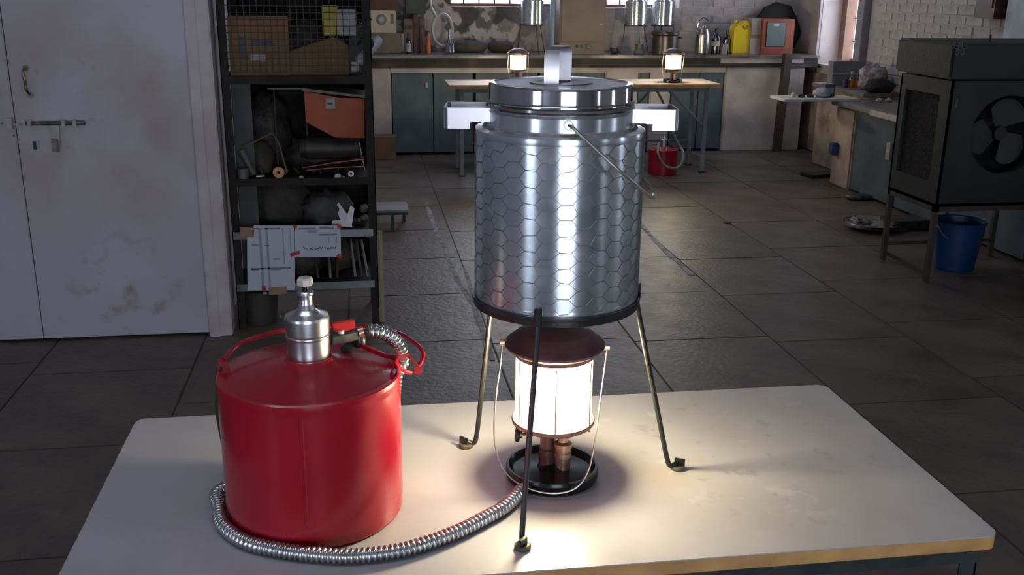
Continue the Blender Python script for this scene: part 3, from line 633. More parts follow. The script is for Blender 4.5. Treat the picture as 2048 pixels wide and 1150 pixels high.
# blue bucket under it
q = pz(1925, 548, 0)
bk = thing('bucket', 'blue plastic bucket on the floor under the cooler', 'bucket', (q.x+.02, q.y+.14, 0))
blu = mat('blue_plastic', (.005, .04, .14), .4, c2=(.004, .03, .10), sc=5)
MB().lathe([(0, .0), (.118, 0), (.122, .01), (.155, .30), (.163, .302), (.165, .315), (.158, .32), (.150, .315), (.148, .30), (.116, .012), (0, .01)], 40).build('body', blu, bk)
MB().tube([(.16*math.cos(a), -.02-.165*math.sin(a)*.55, .30-.12*math.sin(a)) for a in [PI*i/20 for i in range(21)]], .004, 6).build('bail', wirem, bk)
for s_ in (-1, 1): MB().box(s_*.162-.008, s_*.162+.008, -.012, .012, .28, .325).build('ear', mat('pale_ear', (.5, .5, .5), .4), bk)
# metal pan / scale on the floor
q = pz(1745, 462, 0)
pn = thing('scale_pan', 'shallow steel scale lying on the floor beside the cooler stand', 'scale', (q.x+.03, q.y+.08, 0))
MB().lathe([(0, .01), (.14, .0), (.2, .03), (.215, .055), (.208, .055), (.19, .035), (0, .02)], 40).build('pan', steelp, pn)
MB().box(.12, .42, -.11, .12, 0, .075).build('body', darkm, pn, bevel=.01)
MB().box(-.16, -.02, -.06, .06, .03, .075, M_((0, 0, 0), ry=.1)).build('crumpled_foil', steelp, pn, bevel=.015)
q = pz(1640, 352, 0); tag(MB().box(-.17, .17, -.10, .1, 0, .03, M_(rz=.2)).build('mat', blackm, loc=(q.x, q.y, 0), bevel=.01), 'flat black thing on the floor by the side bench end', 'mat')
q = pz(1715, 398, 0); lump('oily_rag', 1720, 398, q.y, 0, (.13, .1, .028), darkm, 'dark rag on the floor against the side bench', 'rag', 31)
q = pz(1453, 446, 0); tag(MB().lathe([(0, .01), (.03, .008), (.035, 0)], 10).build('washer', blackm, loc=q), 'tiny dark washer lying alone on the open floor', 'washer')

# ---------------- low stool beside the shelf
st = thing('stool', 'low stool with grey seat and green legs beyond the shelf', 'stool', (.12, 7.15, 0), .0)
grn = mat('dark_green_paint', (.015, .045, .035), .5)
za = .135
MB().box(-.18, .21, .0, .30, za, za+.016).build('seat', mat('stool_grey', (.30, .31, .33), .5, c2=(.24, .25, .27), sc=6), st, bevel=.004)
for x, y in ((-.16, .02), (.185, .28), (.09, .0), (-.16, .28)):
    MB().box(x-.012, x+.012, y, y+.02, 0, za).build('leg', grn, st)
MB().box(-.17, .2, .005, .02, za-.02, za).build('apron', grn, st)

# ================================================================ SHELF
SY = 5.05
sh = thing('storage_rack', 'tall dark iron storage rack crammed with tools beside the white door', 'rack', (0, 0, 0))
sx0, sx1 = -.655, .068; sd = .48; tiers = [1.285, .785, .515, .24]
for x in (sx0, sx1-.04):
    for y in (SY, SY+sd-.04):
        MB().box(x, x+.04, y, y+.004, 0, 2.05).box(x if x < 0 and x == sx0 else x+.036, x+.004 if x == sx0 else x+.04, y, y+.04, 0, 2.05).build('post', shelf_m, sh)
for i, z in enumerate(tiers+[1.78]):
    MB().box(sx0+.004, sx1-.004, SY+.004, SY+sd-.004, z-.006, z).build('shelf', shelf_m, sh)
    lit = i in (2, 3)  # tiers whose front rails are shiny grey metal
    MB().box(sx0+.005, sx1-.02, SY-.004, SY, z-.035, z+.002).build('front_rail', mat('rail_zinc', (.17, .20, .21), .4, .5, c2=(.12, .14, .14), sc=10) if lit else shelf_m, sh)
MB().box(sx0+.004, sx1-.004, SY+sd-.004, SY+sd, .24, 2.05).build('dark_backing', mat('rack_darkness', (.012, .012, .012), .9), sh)  # near-black sheet added to stand in for the darkness behind the rack
MB().box(sx0+.03, sx0+.125, SY+.10, SY+.104, .30, 1.24).build('side_sheet', mat('blue_grey_sheet', (.05, .06, .07), .6), sh)
# wire grid front of the top tier
gm = mat('grid_wire', (.015, .015, .012), .6); b = MB(); zz = 1.30
for i in range(24):
    x = sx0+.03+i*.031
    if x < sx1-.04: b.box(x, x+.0032, SY+.004, SY+.007, zz, 1.77)
for j in range(15):
    z = zz+.005+j*.031; b.box(sx0+.02, sx1-.04, SY+.001, SY+.004, z, z+.0032)
b.build('wire_grid', gm, sh)
def S_(x, y, Y=SY+.1): return py(x, y, Y)
def sbox(name, x0, x1, y0, y1, m, label, cat, Y=SY+.06, d=.25, zb=None, tilt=0, bevel=.003):
    a = S_(x0, (y0+y1)/2, Y); c = S_(x1, (y0+y1)/2, Y); zt = S_((x0+x1)/2, y0, Y).z; z0 = S_((x0+x1)/2, y1, Y).z if zb is None else zb
    o = thing(name, label, cat, ((a.x+c.x)/2, Y+d/2, z0)); o.rotation_euler = (0, tilt, 0); w = (c.x-a.x)/2
    MB().box(-w, w, -d/2, d/2, 0, zt-z0).build('body', m, o, bevel=bevel); return o, w, zt-z0, d
T0, T1, T2, T3 = tiers
o, w, h, d = sbox('carton', 457, 578, 32, 148, card, 'square tan carton behind the wire grid on the top shelf', 'box', zb=T0)
MB().box(-w*.62, -w*.42, -d/2-.002, -d/2, h*.3, h*.65).build('printed_bar', ink, o)
MB().prism([(.0+.06*math.cos(a), .035*math.sin(a)) for a in [PI*i/12 for i in range(13)]], 0, .002, M_((w*.12, -d/2, h*.5), rx=PI/2)).build('printed_dome', ink, o)
MB().box(-w*.3, w*.2, -d/2-.002, -d/2, h*.26, h*.36).build('torn_label', faint, o)
MB().box(-w, w, -d/2-.001, -d/2, h*.93, h*.96).build('tape_band', cardd, o)
a = S_(578, 148); c = S_(700, 148)
o = thing('carton', 'tan carton with a slanted top right of the square one', 'box', (a.x+.005, SY+.08, T0)); w = c.x-a.x-.01
MB().prism([(0, 0), (w, 0), (w, .145), (w*.75, .185), (0, .115)], -.22, 0, Matrix.Rotation(PI/2, 4, 'X')).build('body', card, o, bevel=.003)
MB().box(w*.3, w*.7, -.003, .0, .02, .05).build('torn_label', cardd, o)
zt = T0+.19; a = S_(646, 75)
o = thing('packet', 'yellow and white packet standing on the slanted carton', 'packet', (a.x, SY+.10, zt-.0), 0)
MB().box(0, .075, 0, .05, 0, .145).build('yellow_side', mat('packet_yellow', (.42, .33, .03), .5), o, bevel=.003)
MB().box(.075, .165, .004, .046, 0, .125, M_(rx=0)).build('white_side', mat('packet_white', (.35, .36, .38), .5), o, bevel=.003)
dk2 = mat('grey_cloth', (.06, .06, .058), .8, c2=(.035, .035, .033), sc=10, bump=.6)
lump('sack', 610, 90, SY+.33, T0, (.11, .07, .155), dk2, 'dark grey sack behind the slanted carton', 'sack', 20, n=3)
q = S_(720, 140); o = thing('tool_bag', 'slanting black tool bag against the right post of the rack', 'bag', (q.x-.01, SY+.15, T0))
MB().prism([(-.07, 0), (.03, 0), (.05, .2), (.02, .26), (-.02, .2), (-.07, .07)], -.12, .0, Matrix.Rotation(PI/2, 4, 'X')).build('body', darkm, o, bevel=.008)
MB().box(-.035, .005, -.004, 0, .01, .06).build('buckle', mat('grey_buckle', (.3, .3, .32), .4), o)
# white and blue bottle leaning out past the right post
q = S_(752, 88, SY+.16); o = thing('spray_bottle', 'white bottle with a blue cap leaning out over the rack side', 'bottle', (q.x-.05, SY+.16, q.z-.045)); o.rotation_euler = (0, .75, 0)
MB().lathe([(0, -.06), (.024, -.06), (.028, -.05), (.028, .09), (.020, .105), (0, .105)], 20).build('body', mat('white_plastic', (.55, .56, .60), .4), o)
MB().lathe([(0, -.0), (.036, 0), (.038, .05), (.028, .07), (0, .075)], 20, M_((-.03, -.01, .0))).build('cap', mat('blue_cap', (.01, .06, .13), .4), o)
# second tier
o = thing('orange_case', 'orange metal case with a white sticker high in the second shelf', 'box', (0, 0, 0))
P0 = [S_(608, 182, SY+.02), S_(678, 196, SY-.0), S_(729, 197, SY+.03), S_(729, 276, SY+.03), S_(670, 275, SY-.0), S_(612, 244, SY+.02)]
vs = [tuple(p) for p in P0]+[(p.x, p.y+.3, p.z) for p in P0]
b = MB(); b.add(vs, [(0, 1, 4, 5), (1, 2, 3, 4), (6, 7, 1, 0), (7, 8, 2, 1), (8, 9, 3, 2), (9, 10, 4, 3), (10, 11, 5, 4), (11, 6, 0, 5), (6, 11, 10, 7), (7, 10, 9, 8)])
b.build('body', mat('orange_paint', (.36, .075, .022), .55, c2=(.30, .06, .02), sc=5), o)
a = S_(651, 196, SY+.0); MB().box(a.x-.0, a.x+.046, a.y-.012, a.y-.006, a.z-.052, a.z).build('sticker', mat('sticker', (.33, .33, .36), .5), o)
MB().box(a.x+.008, a.x+.034, a.y-.014, a.y-.012, a.z-.032, a.z-.020).build('sticker_print', ink, o)
b = MB(); b.add([tuple(S_(604, 176, SY+.0)), tuple(S_(731, 192, SY)), tuple(S_(731, 196, SY)), tuple(S_(604, 182, SY))]+[(p.x, p.y+.3, p.z) for p in (S_(604, 176, SY), S_(731, 192, SY), S_(731, 196, SY), S_(604, 182, SY))],
                [(0, 1, 2, 3), (0, 4, 5, 1), (4, 7, 6, 5), (3, 2, 6, 7), (1, 5, 6, 2), (0, 3, 7, 4)]); b.build('lid', mat('case_lid', (.13, .11, .10), .5), o)
lump('machine_part', 640, 330, SY+.25, T1, (.18, .12, .11), darkm, 'black greasy casting under the orange case', 'casting', 21, n=3)
lump('machine_part', 540, 340, SY+.33, T1, (.12, .10, .23), darkm, 'black greasy heap at the back left of the second shelf', 'casting', 22, n=3)
a = S_(600, 298, SY+.10); c = S_(722, 298, SY+.10)
o = thing('motor', 'dark round motor lying across the second shelf', 'motor', (0, 0, 0))
MB().tube([(a.x, SY+.12, a.z), (a.x+.03, SY+.12, a.z), (a.x+.031, SY+.12, a.z), (c.x-.04, SY+.12, a.z), (c.x, SY+.12, a.z)], [.045, .052, .058, .058, .05], 24).build('housing', mat('motor_grey', (.04, .036, .03), .5, c2=(.025, .022, .02), sc=12), o)
MB().tube([(c.x-.03, SY+.12, a.z), (c.x-.022, SY+.12, a.z)], .062, 24).build('flange', darkm, o)
o = thing('angle_bar', 'bent yellowish bar leaning on the second shelf', 'bar', (0, 0, 0))
MB().tube([S_(484, 296, SY+.02), S_(545, 265, SY+.03), S_(558, 288, SY+.03), S_(574, 345, SY+.02)], .005, 6).build('bar', mat('dull_brass_bar', (.13, .11, .03), .5), o)
q = S_(497, 352, SY+.06); tag(MB().tube([(q.x+.03, SY+.06, T1+.012), (q.x-.03, SY+.09, T1+.13)], [.014, .022], 14).build('pipe_piece', mat('grey_pipe', (.10, .105, .11), .5)), 'short grey pipe leaning at the left of the second shelf', 'pipe')
tag(MB().tube([(sx0+.07, SY+.03, T1+.0), (sx0+.07, SY+.03, T1+.05)], .028, 16).build('small_can', mat('grey_can', (.12, .12, .12), .5)), 'small grey can at the left corner of the second shelf', 'can')
cop = mat('copper_sheet', (.20, .07, .05), .3, .7)
for k, (x0, y0, x1, y1, nm) in enumerate(((605, 333, 728, 316, 'upper dark copper strip sloping on the second shelf'), (612, 338, 728, 330, 'lower copper strip lying flat under the sloping one'))):
    a = S_(x0, y0, SY+.04); c = S_(x1, y1, SY+.04); a.z = max(a.z, T1+.004+.006*k)
    b = MB().strip([a, a.lerp(c, .5)+Vector((0, 0, .004)), c], .08, .004, (0, 1, 0)); tag(b.build('metal_strip', cop), nm, 'strip')
a = S_(718, 285, SY+.01); c = S_(729, 340, SY+.01); tag(MB().tube([a, c], .004, 8).build('rod', steelp), 'bright thin rod leaning at the right of the second shelf', 'rod')
def ringo(x, y, r0, r1, c, label):
    q = S_(x, y, SY+.0); o = MB().lathe([(r0, -.006), (r1, -.006), (r1, .006), (r0, .006), (r0, -.006)], 24, M_((0, 0, 0), rx=PI/2-.12)).build('ring', mat('ring'+str(x), c, .5), loc=(q.x, SY+.014, T1+r1+.002))
    tag(o, label, 'ring')
ringo(557, 346, .008, .028, (.62, .30, .13), 'orange-brown wooden ring on the edge of the second shelf')
ringo(702, 347, .006, .015, (.65, .66, .66), 'white plastic ring at the right end of the second shelf')
for x, r, c, lb in ((675, .018, (.66, .66, .64), 'white half-round knob left of the white ring'), (602, .011, (.55, .52, .44), 'small cream bead near the middle of the shelf edge'), (687, .006, (.5, .5, .5), 'tiny white bead between knob and ring')):
    q = S_(x, 350, SY+.01); tag(MB().lathe([(0, 0), (r, 0), (r*.95, r*.4), (r*.6, r*.9), (0, r*1.05)], 18).build('knob' if r > .015 else 'bead', mat('bead'+str(x), c, .4), loc=(q.x, SY+.02, T1)), lb, 'knob' if r > .015 else 'bead')
o = thing('tube_piece', 'small ring-ended tube lying left of the wooden ring', 'tube', (S_(523, 347).x, SY+.03, T1+.008)); MB().tube([(-.02, 0, 0), (.02, .01, 0)], .008, 12).build('body', steelb, o)
lump('machine_part', 522, 300, SY+.2, T1, (.07, .07, .09), sackm, 'dark olive lump behind the bent yellowish bar', 'casting', 24)
# third tier
lump('sack', 560, 440, SY+.26, T2, (.16, .12, .14), dk2, 'dark grey bundle filling the third shelf', 'sack', 25, n=3)
lump('sack', 655, 440, SY+.18, T2, (.13, .12, .10), mat('grey_sheet2', (.085, .085, .09), .7, c2=(.05, .05, .05), sc=9, bump=.5), 'lighter grey crumpled sheet on the third shelf', 'sheet', 26, n=3)
a = S_(690, 440, SY+.05); o = thing('tin_plate', 'bent pale tin plate sticking up on the third shelf', 'plate', (a.x, SY+.06, T2))
MB().prism([(-.07, .01), (.035, 0), (.03, .04), (-.03, .13), (-.05, .10)], 0, .004, M_(rx=PI/2-.2)).build('blade', mat('pale_tin', (.20, .21, .24), .35, .6), o)
MB().prism([(.0, .03), (.035, .02), (.05, .10), (.03, .115)], 0, .004, M_(loc=(0, -.01, 0), rx=PI/2-.1)).build('blade', mat('pale_tin', (0, 0, 0)), o)
o = thing('glass_dish', 'small shining glass dish at the right of the third shelf', 'dish', (S_(718, 440).x, SY+.09, T2)); MB().lathe([(0, 0), (.035, 0), (.048, .03), (.044, .03), (.03, .006), (0, .006)], 24).build('body', clearg, o)
for k, (x, y) in enumerate(((727, 396), (728, 416))):
    o = thing('round_stone', ('upper' if k == 0 else 'lower')+' round pale knob beside the bent tin plate', 'knob', (S_(x, y).x, SY+.12, [T2+.085, T2+.03][k])); MB().lathe([(.0, -.024), (.016, -.018), (.024, 0), (.016, .018), (0, .024)], 16).build('body', mat('pale_round', (.13, .12, .10), .6), o)
a = S_(535, 172, SY+.1); c = S_(615, 178, SY+.1)
o = thing('metal_sheet', 'dull grey sheet edge jutting out at the top of the second shelf', 'sheet', (0, 0, 0))
MB().box(a.x, c.x, SY+.08, SY+.20, a.z-.014, a.z-.008).build('sheet', mat('dull_sheet', (.10, .11, .10), .5, .4), o)
for sx_ in (a.x+.02, c.x-.02): MB().box(sx_, sx_+.006, SY+.18, SY+.186, T1, a.z-.014).build('support', darkm, o)
random.seed(21)
for k in range(9):
    x = 500+k*24+random.uniform(-6, 6); q = S_(x, 346, SY+.05); m_ = random.choice((darkm, mat('dull_scrap', (.09, .085, .08), .45, .5), mat('rust_scrap', (.09, .045, .03), .7)))
    o = MB().tube([(0, 0, 0), (random.uniform(-.03, .03), random.uniform(.01, .04), random.uniform(.005, .035))], random.uniform(.006, .012), 8).build('scrap_fitting', m_, loc=(q.x, SY+.07+.02*(k % 3), T1+.012))
    tag(o, ('first', 'second', 'third', 'fourth', 'fifth', 'sixth', 'seventh', 'eighth', 'last')[k]+' small scrap fitting along the second shelf, counted from the white door side', 'fitting', 'scrap fittings on the second shelf')
# fourth tier: rods leaning behind papers
random.seed(8)
for k, (x0, x1, m, lb) in enumerate(((628, 636, darkm, 'dark flat rod first from the papers on the fourth shelf'), (655, 661, steelb, 'bright thin rod just right of the hanging papers'), (676, 674, mat('rust_rod', (.08, .03, .02), .6), 'rusty red rod behind the red tape'),
                                    (700, 711, steelb, 'bright rod with a shiny foot near the rack post'), (712, 724, mat('grey_rod', (.08, .08, .08), .5), 'dull grey rod near the rack post'), (722, 736, steelb, 'thin bright rod touching the rack post'))):
    a = S_(x0, 480, SY+.16); c = S_(x1, 556, SY+.05); c.z = T3+.008
    tag(MB().tube([c, a], .007, 8).build('rod', m), lb, 'rod', 'rods leaning on the fourth shelf')
lump('machine_part', 600, 555, SY+.2, T3, (.13, .1, .12), darkm, 'dark lump behind the hanging papers on the fourth shelf', 'casting', 28, n=3)
lump('machine_part', 680, 555, SY+.3, T3, (.1, .1, .10), sackm, 'dark olive heap behind the leaning rods', 'casting', 29, n=3)
# papers
def sheet(name, pts, label):
    P = [S_(x, y, SY-.008) for x, y in pts]; c = sum(P, Vector())/len(P); o = thing(name, label, 'paper', (c.x, SY-.008, c.z))
    b = MB(); n = len(P); vs = [(p.x-c.x, 0, p.z-c.z) for p in P]; b.add(vs+[(x, .0012, z) for x, y, z in vs], [tuple(range(n)), tuple(range(n, 2*n))[::-1]]+[(i, (i+1) % n, n+(i+1) % n, n+i) for i in range(n)])
    b.build('sheet', paper, o); return o, c
def mark(o, c, x0, y0, x1, y1, m, name='print_line', dy=-.0015):
    a, e = S_(x0, y0, SY-.008), S_(x1, y1, SY-.008); MB().box(a.x-c.x, e.x-c.x, dy, dy+.001, e.z-c.z, a.z-c.z).build(name, m, o)
o, c = sheet('paper_sheet', [(494, 474), (499, 473), (508, 451), (588, 451), (589, 580), (495, 581)], 'tall printed sheet taped to the rack rails, lower corner brown-taped')
for x0, y0, x1, y1 in ((503, 456, 517, 458.5), (528, 456, 560, 458), (502, 489, 518, 491), (522, 456, 524, 578), (535, 456, 538, 578), (530, 490, 539, 491.2), (566, 456, 568, 528), (580, 456, 582, 520), (546, 517, 561, 519), (502, 536, 582, 537), (503, 538, 518, 540), (541, 538, 562, 539.5)):
    mark(o, c, x0, y0, x1, y1, faint if x1-x0 < 4 else mat('mid_print', (.22, .25, .32), .8))
def tape(o, c, x, y, w, h, m, rot=0, nm='tape'):
    a = S_(x, y, SY-.008); MB().box(-w/2, w/2, -.004, -.0022, -h/2, h/2, M_((a.x-c.x, 0, a.z-c.z), ry=rot)).build(nm, m, o)
rt_ = mat('red_tape', (.45, .02, .03), .5); bt_ = mat('brown_tape', (.28, .19, .12), .5)
tape(o, c, 528, 577, .020, .030, rt_); tape(o, c, 556, 581, .092, .040, bt_, -.05, 'packing_tape'); tape(o, c, 530, 586, .018, .012, faint)
tape(o, c, 494, 464, .07, .05, bt_, 0.1, 'packing_tape')
o, c = sheet('paper_sheet', [(590, 451), (681, 451), (682, 514), (589, 514)], 'wide sheet with a handwritten line held by red tape corners')
for x0, y0, x1, y1 in ((597, 456, 631, 458), (614, 460, 634, 465), (638, 455, 668, 457.5), (637, 468, 674, 470), (657, 474, 659, 486), (671, 474, 674, 486)): mark(o, c, x0, y0, x1, y1, mat('mid_print', (0, 0, 0)) if y1-y0 < 4 else faint)
for pts in ([(607, 493), (609, 500), (611, 494), (613, 499), (616, 495), (615, 500), (619, 500), (622, 496), (624, 499), (627, 498)], [(629, 497), (634, 498), (638, 496), (640, 493), (641, 497), (646, 494)], [(649, 494), (650, 498), (653, 495), (655, 498), (658, 496), (660, 498), (663, 494), (665, 497), (668, 494), (670, 497), (672, 493)]):
    MB().tube([Vector((p.x-c.x, -.002, p.z-c.z)) for p in [S_(x, y, SY-.008) for x, y in pts]], .0022, 5).build('handwriting', ink, o)
tape(o, c, 590, 453, .022, .016, rt_, .4); tape(o, c, 678, 453, .020, .018, rt_); tape(o, c, 590, 507, .050, .018, rt_, -.3); tape(o, c, 679, 512, .026, .02, rt_, .5)
# cream bar outside the right post
a = S_(757, 462, SY+.03); tag(MB().box(a.x-.019, a.x+.019, SY+.03, SY+.05, .0, a.z).build('upright_board', mat('cream_bar', (.30, .29, .20), .6, c2=(.24, .23, .17), sc=12), bevel=.002), 'cream painted slat standing outside the right post of the rack', 'slat')
# below the bottom tier
q = pz(515, 668, 0); o = thing('old_bucket', 'dark grey bucket on the floor beneath the rack', 'bucket', (q.x, SY+.14, 0))
MB().lathe([(0, 0), (.085, 0), (.098, .175), (.103, .18), (.096, .182), (.082, .01), (0, .008)], 28).build('body', mat('dull_bucket', (.05, .045, .042), .6), o)
MB().lathe([(0, .172), (.094, .172)], 24).build('contents', blackm, o)
for x, y, lb in ((634, 612, 'white pebble on the floor under the rack, farther one'), (561, 635, 'white pebble on the floor under the rack, nearer one')):
    q = pz(x, y, 0); lump('pebble', x, y, q.y, 0, (.011, .011, .009), mat('white_pebble', (.4, .4, .4), .6), lb, 'pebble', x, n=1)

# ================================================================ TABLE
tb = thing('work_table', 'foreground table with a white laminate top and wooden edge', 'table', (0, 0, 0))
tx0, tx1, ty0, ty1 = -.535, 1.155, 1.492, 2.235
def rr(x0, x1, y0, y1, r, n=6):
    P = []
    for cx_, cy_, a0 in ((x1-r, y0+r, -PI/2), (x1-r, y1-r, 0), (x0+r, y1-r, PI/2), (x0+r, y0+r, PI)):
        P += [(cx_+r*math.cos(a0+PI/2*i/n), cy_+r*math.sin(a0+PI/2*i/n)) for i in range(n+1)]
    return P
MB().prism(rr(tx0, tx1, ty0, ty1, .028), .722, .7478).build('table_edge', plywood, tb, bevel=0)
# laminate sheet with a slightly chipped outline
random.seed(12); P = []; R = rr(tx0, tx1, ty0, ty1, .028)
for i in range(len(R)):
    a, c_ = Vector(R[i]), Vector(R[(i+1) % len(R)]); n = max(1, int((c_-a).length/.006)); t = (c_-a).normalized() if (c_-a).length > 0 else Vector((1, 0)); nn = Vector((-t.y, t.x))
    for k in range(n):
        ins = random.uniform(0, .0012)+(random.random() < .06)*random.uniform(0, .002) if n > 3 else 0
        P.append(tuple(a.lerp(c_, k/n)+nn*ins))
MB().prism(P, .7478, .75).build('laminate_top', laminate, tb)
for (x, y) in ((tx1-.055, ty0+.03), (tx1-.055, ty1-.07), (tx0+.03, ty0+.03), (tx0+.03, ty1-.07)):
    MB().box(x, x+.035, y, y+.004, 0, .722).box(x+.031, x+.035, y, y+.035, 0, .722).build('leg', tblsteel, tb)
MB().box(tx0+.03, tx1-.02, ty0+.022, ty0+.028, .682, .722).box(tx0+.03, tx1-.02, ty0+.022, ty0+.06, .718, .722).build('front_rail', tblsteel, tb)
MB().box(tx0+.03, tx1-.02, ty1-.034, ty1-.03, .682, .722).build('rear_rail', tblsteel, tb)
MB().box(tx1-.024, tx1-.02, ty0+.06, ty1-.034, .682, .722).build('side_rail', tblsteel, tb)
MB().box(tx0+.03, tx0+.034, ty0+.06, ty1-.034, .682, .722).build('side_rail', tblsteel, tb)

# ================================================================ COOKER STAND, DRUM, POT, LID
CX, CY, TT = .368, 1.835, .75
stand = thing('tripod_stand', 'black iron tripod stand around the lit lantern on the white table', 'stand', (CX, CY, TT))
RZ_ = .385
ring_ = MB().lathe([(.148, RZ_-.006), (.161, RZ_-.006), (.161, RZ_+.004), (.164, RZ_+.006), (.164, RZ_+.012), (.1600, RZ_+.012), (.1600, RZ_+.006), (.148, RZ_+.004), (.148, RZ_-.006)], 72)
ring_.build('ring', blackm, stand)
for fx, fy, hk in ((-.140, .152, (-.6, .1)), (.246, -.008, (1, .15)), (-.102, -.246, (-.05, -.6))):
    d = Vector((fx, fy, 0)).normalized(); top = d*.158+Vector((0, 0, RZ_)); f = Vector((fx, fy, .008))
    hv = Vector((hk[0], hk[1], 0)).normalized()
    low = Vector((fx, fy, .014))
    kn = low.lerp(top, .05)
    pts = [top+Vector((0, 0, .006)), top.lerp(low, .5), kn, low+hv*.006, low+hv*.020+Vector((0, 0, 0))]
    lg = MB().tube(smooth([top+Vector((0, 0, .006)), top.lerp(low, .33), top.lerp(low, .66), top.lerp(low, .93), low+hv*.004+Vector((0, 0, -.003)), low+hv*.018+Vector((0, 0, -.002))], 5), .0055, 10).build('leg', blackm, stand)
    c_ = low+hv*.022
    MB().lathe([(0, 0), (.014, 0), (.0155, .002), (.0155, .007), (.013, .009), (0, .009)], 20, M_((c_.x, c_.y, 0))).build('foot_disc', mat('foot_rust', (.10, .075, .05), .6), lg)
    MB().box(-.003, .003, -.011, .011, .008, .023, M_((c_.x+hv.x*.005, c_.y+hv.y*.005, 0), rz=math.atan2(hv.y, hv.x)+.9)).build('foot_tab', blackm, lg, bevel=.001)
    MB().tube([top+d*.004+Vector((0, 0, -.004)), top+d*.004+Vector((0, 0, .028))], .0075, 10).build('lug', blackm, lg)

drum = thing('steel_drum', 'galvanised drum wrapped in hexagonal wire net above the lit lantern', 'drum', (CX, CY, TT+RZ_+.006))
dh = .327
MB().lathe([(0, 0), (.156, 0), (.158, .004), (.1585, .01), (.158, .014), (.158, dh-.012), (.1595, dh-.006), (.158, dh), (.139, dh+.004), (.1375, dh+.008)], 96).build('body', galvm, drum)
MB().lathe([(.1375, dh+.002), (.1375, dh+.032), (.1395, dh+.036), (.136, dh+.038), (.130, dh+.036), (.130, dh+.0)], 96).build('neck', galvm, drum)
# rust line where neck meets shoulder
MB().lathe([(.1378, dh+.0045), (.143, dh+.006), (.1445, dh+.003)], 72).build('solder_line', mat('rust_line', (.13, .09, .07), .7, .2, c2=(.25, .25, .25), sc=30), drum)
# hexagonal net as one wire part
b = MB(); ncol = 30; pit = 2*PI/ncol; rh = .0287; Rn = .1588; edges = []
jit = random.Random(4); J = {}
def hv_(i, s, j, e):
    key = (i % ncol, s, j, e)
    if key not in J: J[key] = (jit.uniform(-.0025, .0025), jit.uniform(-.002, .002))
    return J[key]
for i in range(ncol):
    for j in range(12):
        z = .012+j*rh+(rh/2 if i % 2 else 0)
        if z > dh-.012: continue
        a0 = i*pit
        def pt(a, z, key):
            da, dz = hv_(*key); a += da/.159*1.0; z += dz; return Vector((Rn*math.cos(a), Rn*math.sin(a), z))
        A = pt(a0-.30*pit, z, (i, 0, j, 0)); B = pt(a0+.30*pit, z, (i, 1, j, 0)); edges.append((A, B, .0009))
        up = j if i % 2 == 0 else j+1
        for z2, jj in ((z+rh/2, j+(1 if i % 2 else 0)), (z-rh/2, j-(0 if i % 2 else 1))):
            if 0.006 < z2 < dh-.004 and 0 <= jj < 12:
                i2 = i+1; C_ = pt((a0+pit)-.30*pit, z2, (i2, 0, jj, 0)); edges.append((B, C_, .0005))
for A, B, r in edges: b.tube([A, B], r, 4, cap=False)
b.build('wire_net', netm, drum)
# bail with front eyelet
ea = math.atan2(-.1375, -.012); ex, ey = .1395*math.cos(ea), .1395*math.sin(ea); ez = dh+.022
MB().lathe([(.006, -.003), (.0095, -.003), (.0095, .002), (.006, .002)], 20, M_((ex, ey, ez), rx=PI/2)).build('eyelet', zinc, drum)
tipw = py(1303, 394, CY-.135)-Vector((CX, CY, TT+RZ_+.006))
pts = [Vector((ex, ey+.004, ez)), Vector((ex+.006, ey-.008, ez-.003)), Vector((ex+.02, ey-.012, ez-.016))]
e0 = Vector((ex+.02, ey-.012, ez-.016)); 
for t in (.25, .5, .75): pts.append(e0.lerp(tipw, t)+Vector((0, -.030*math.sin(PI*t), -.004*math.sin(PI*t))))
pts += [tipw, tipw+Vector((.006, .012, .006)), tipw+Vector((.008, .05, .014)), Vector((tipw.x+.004, .06, tipw.z+.02)), Vector((.15, .15, .23)), Vector((.06, .17, ez-.03)), Vector((.0, .139, ez))]
MB().tube(smooth(pts, 6), .0029, 8).build('bail', wirem, drum)

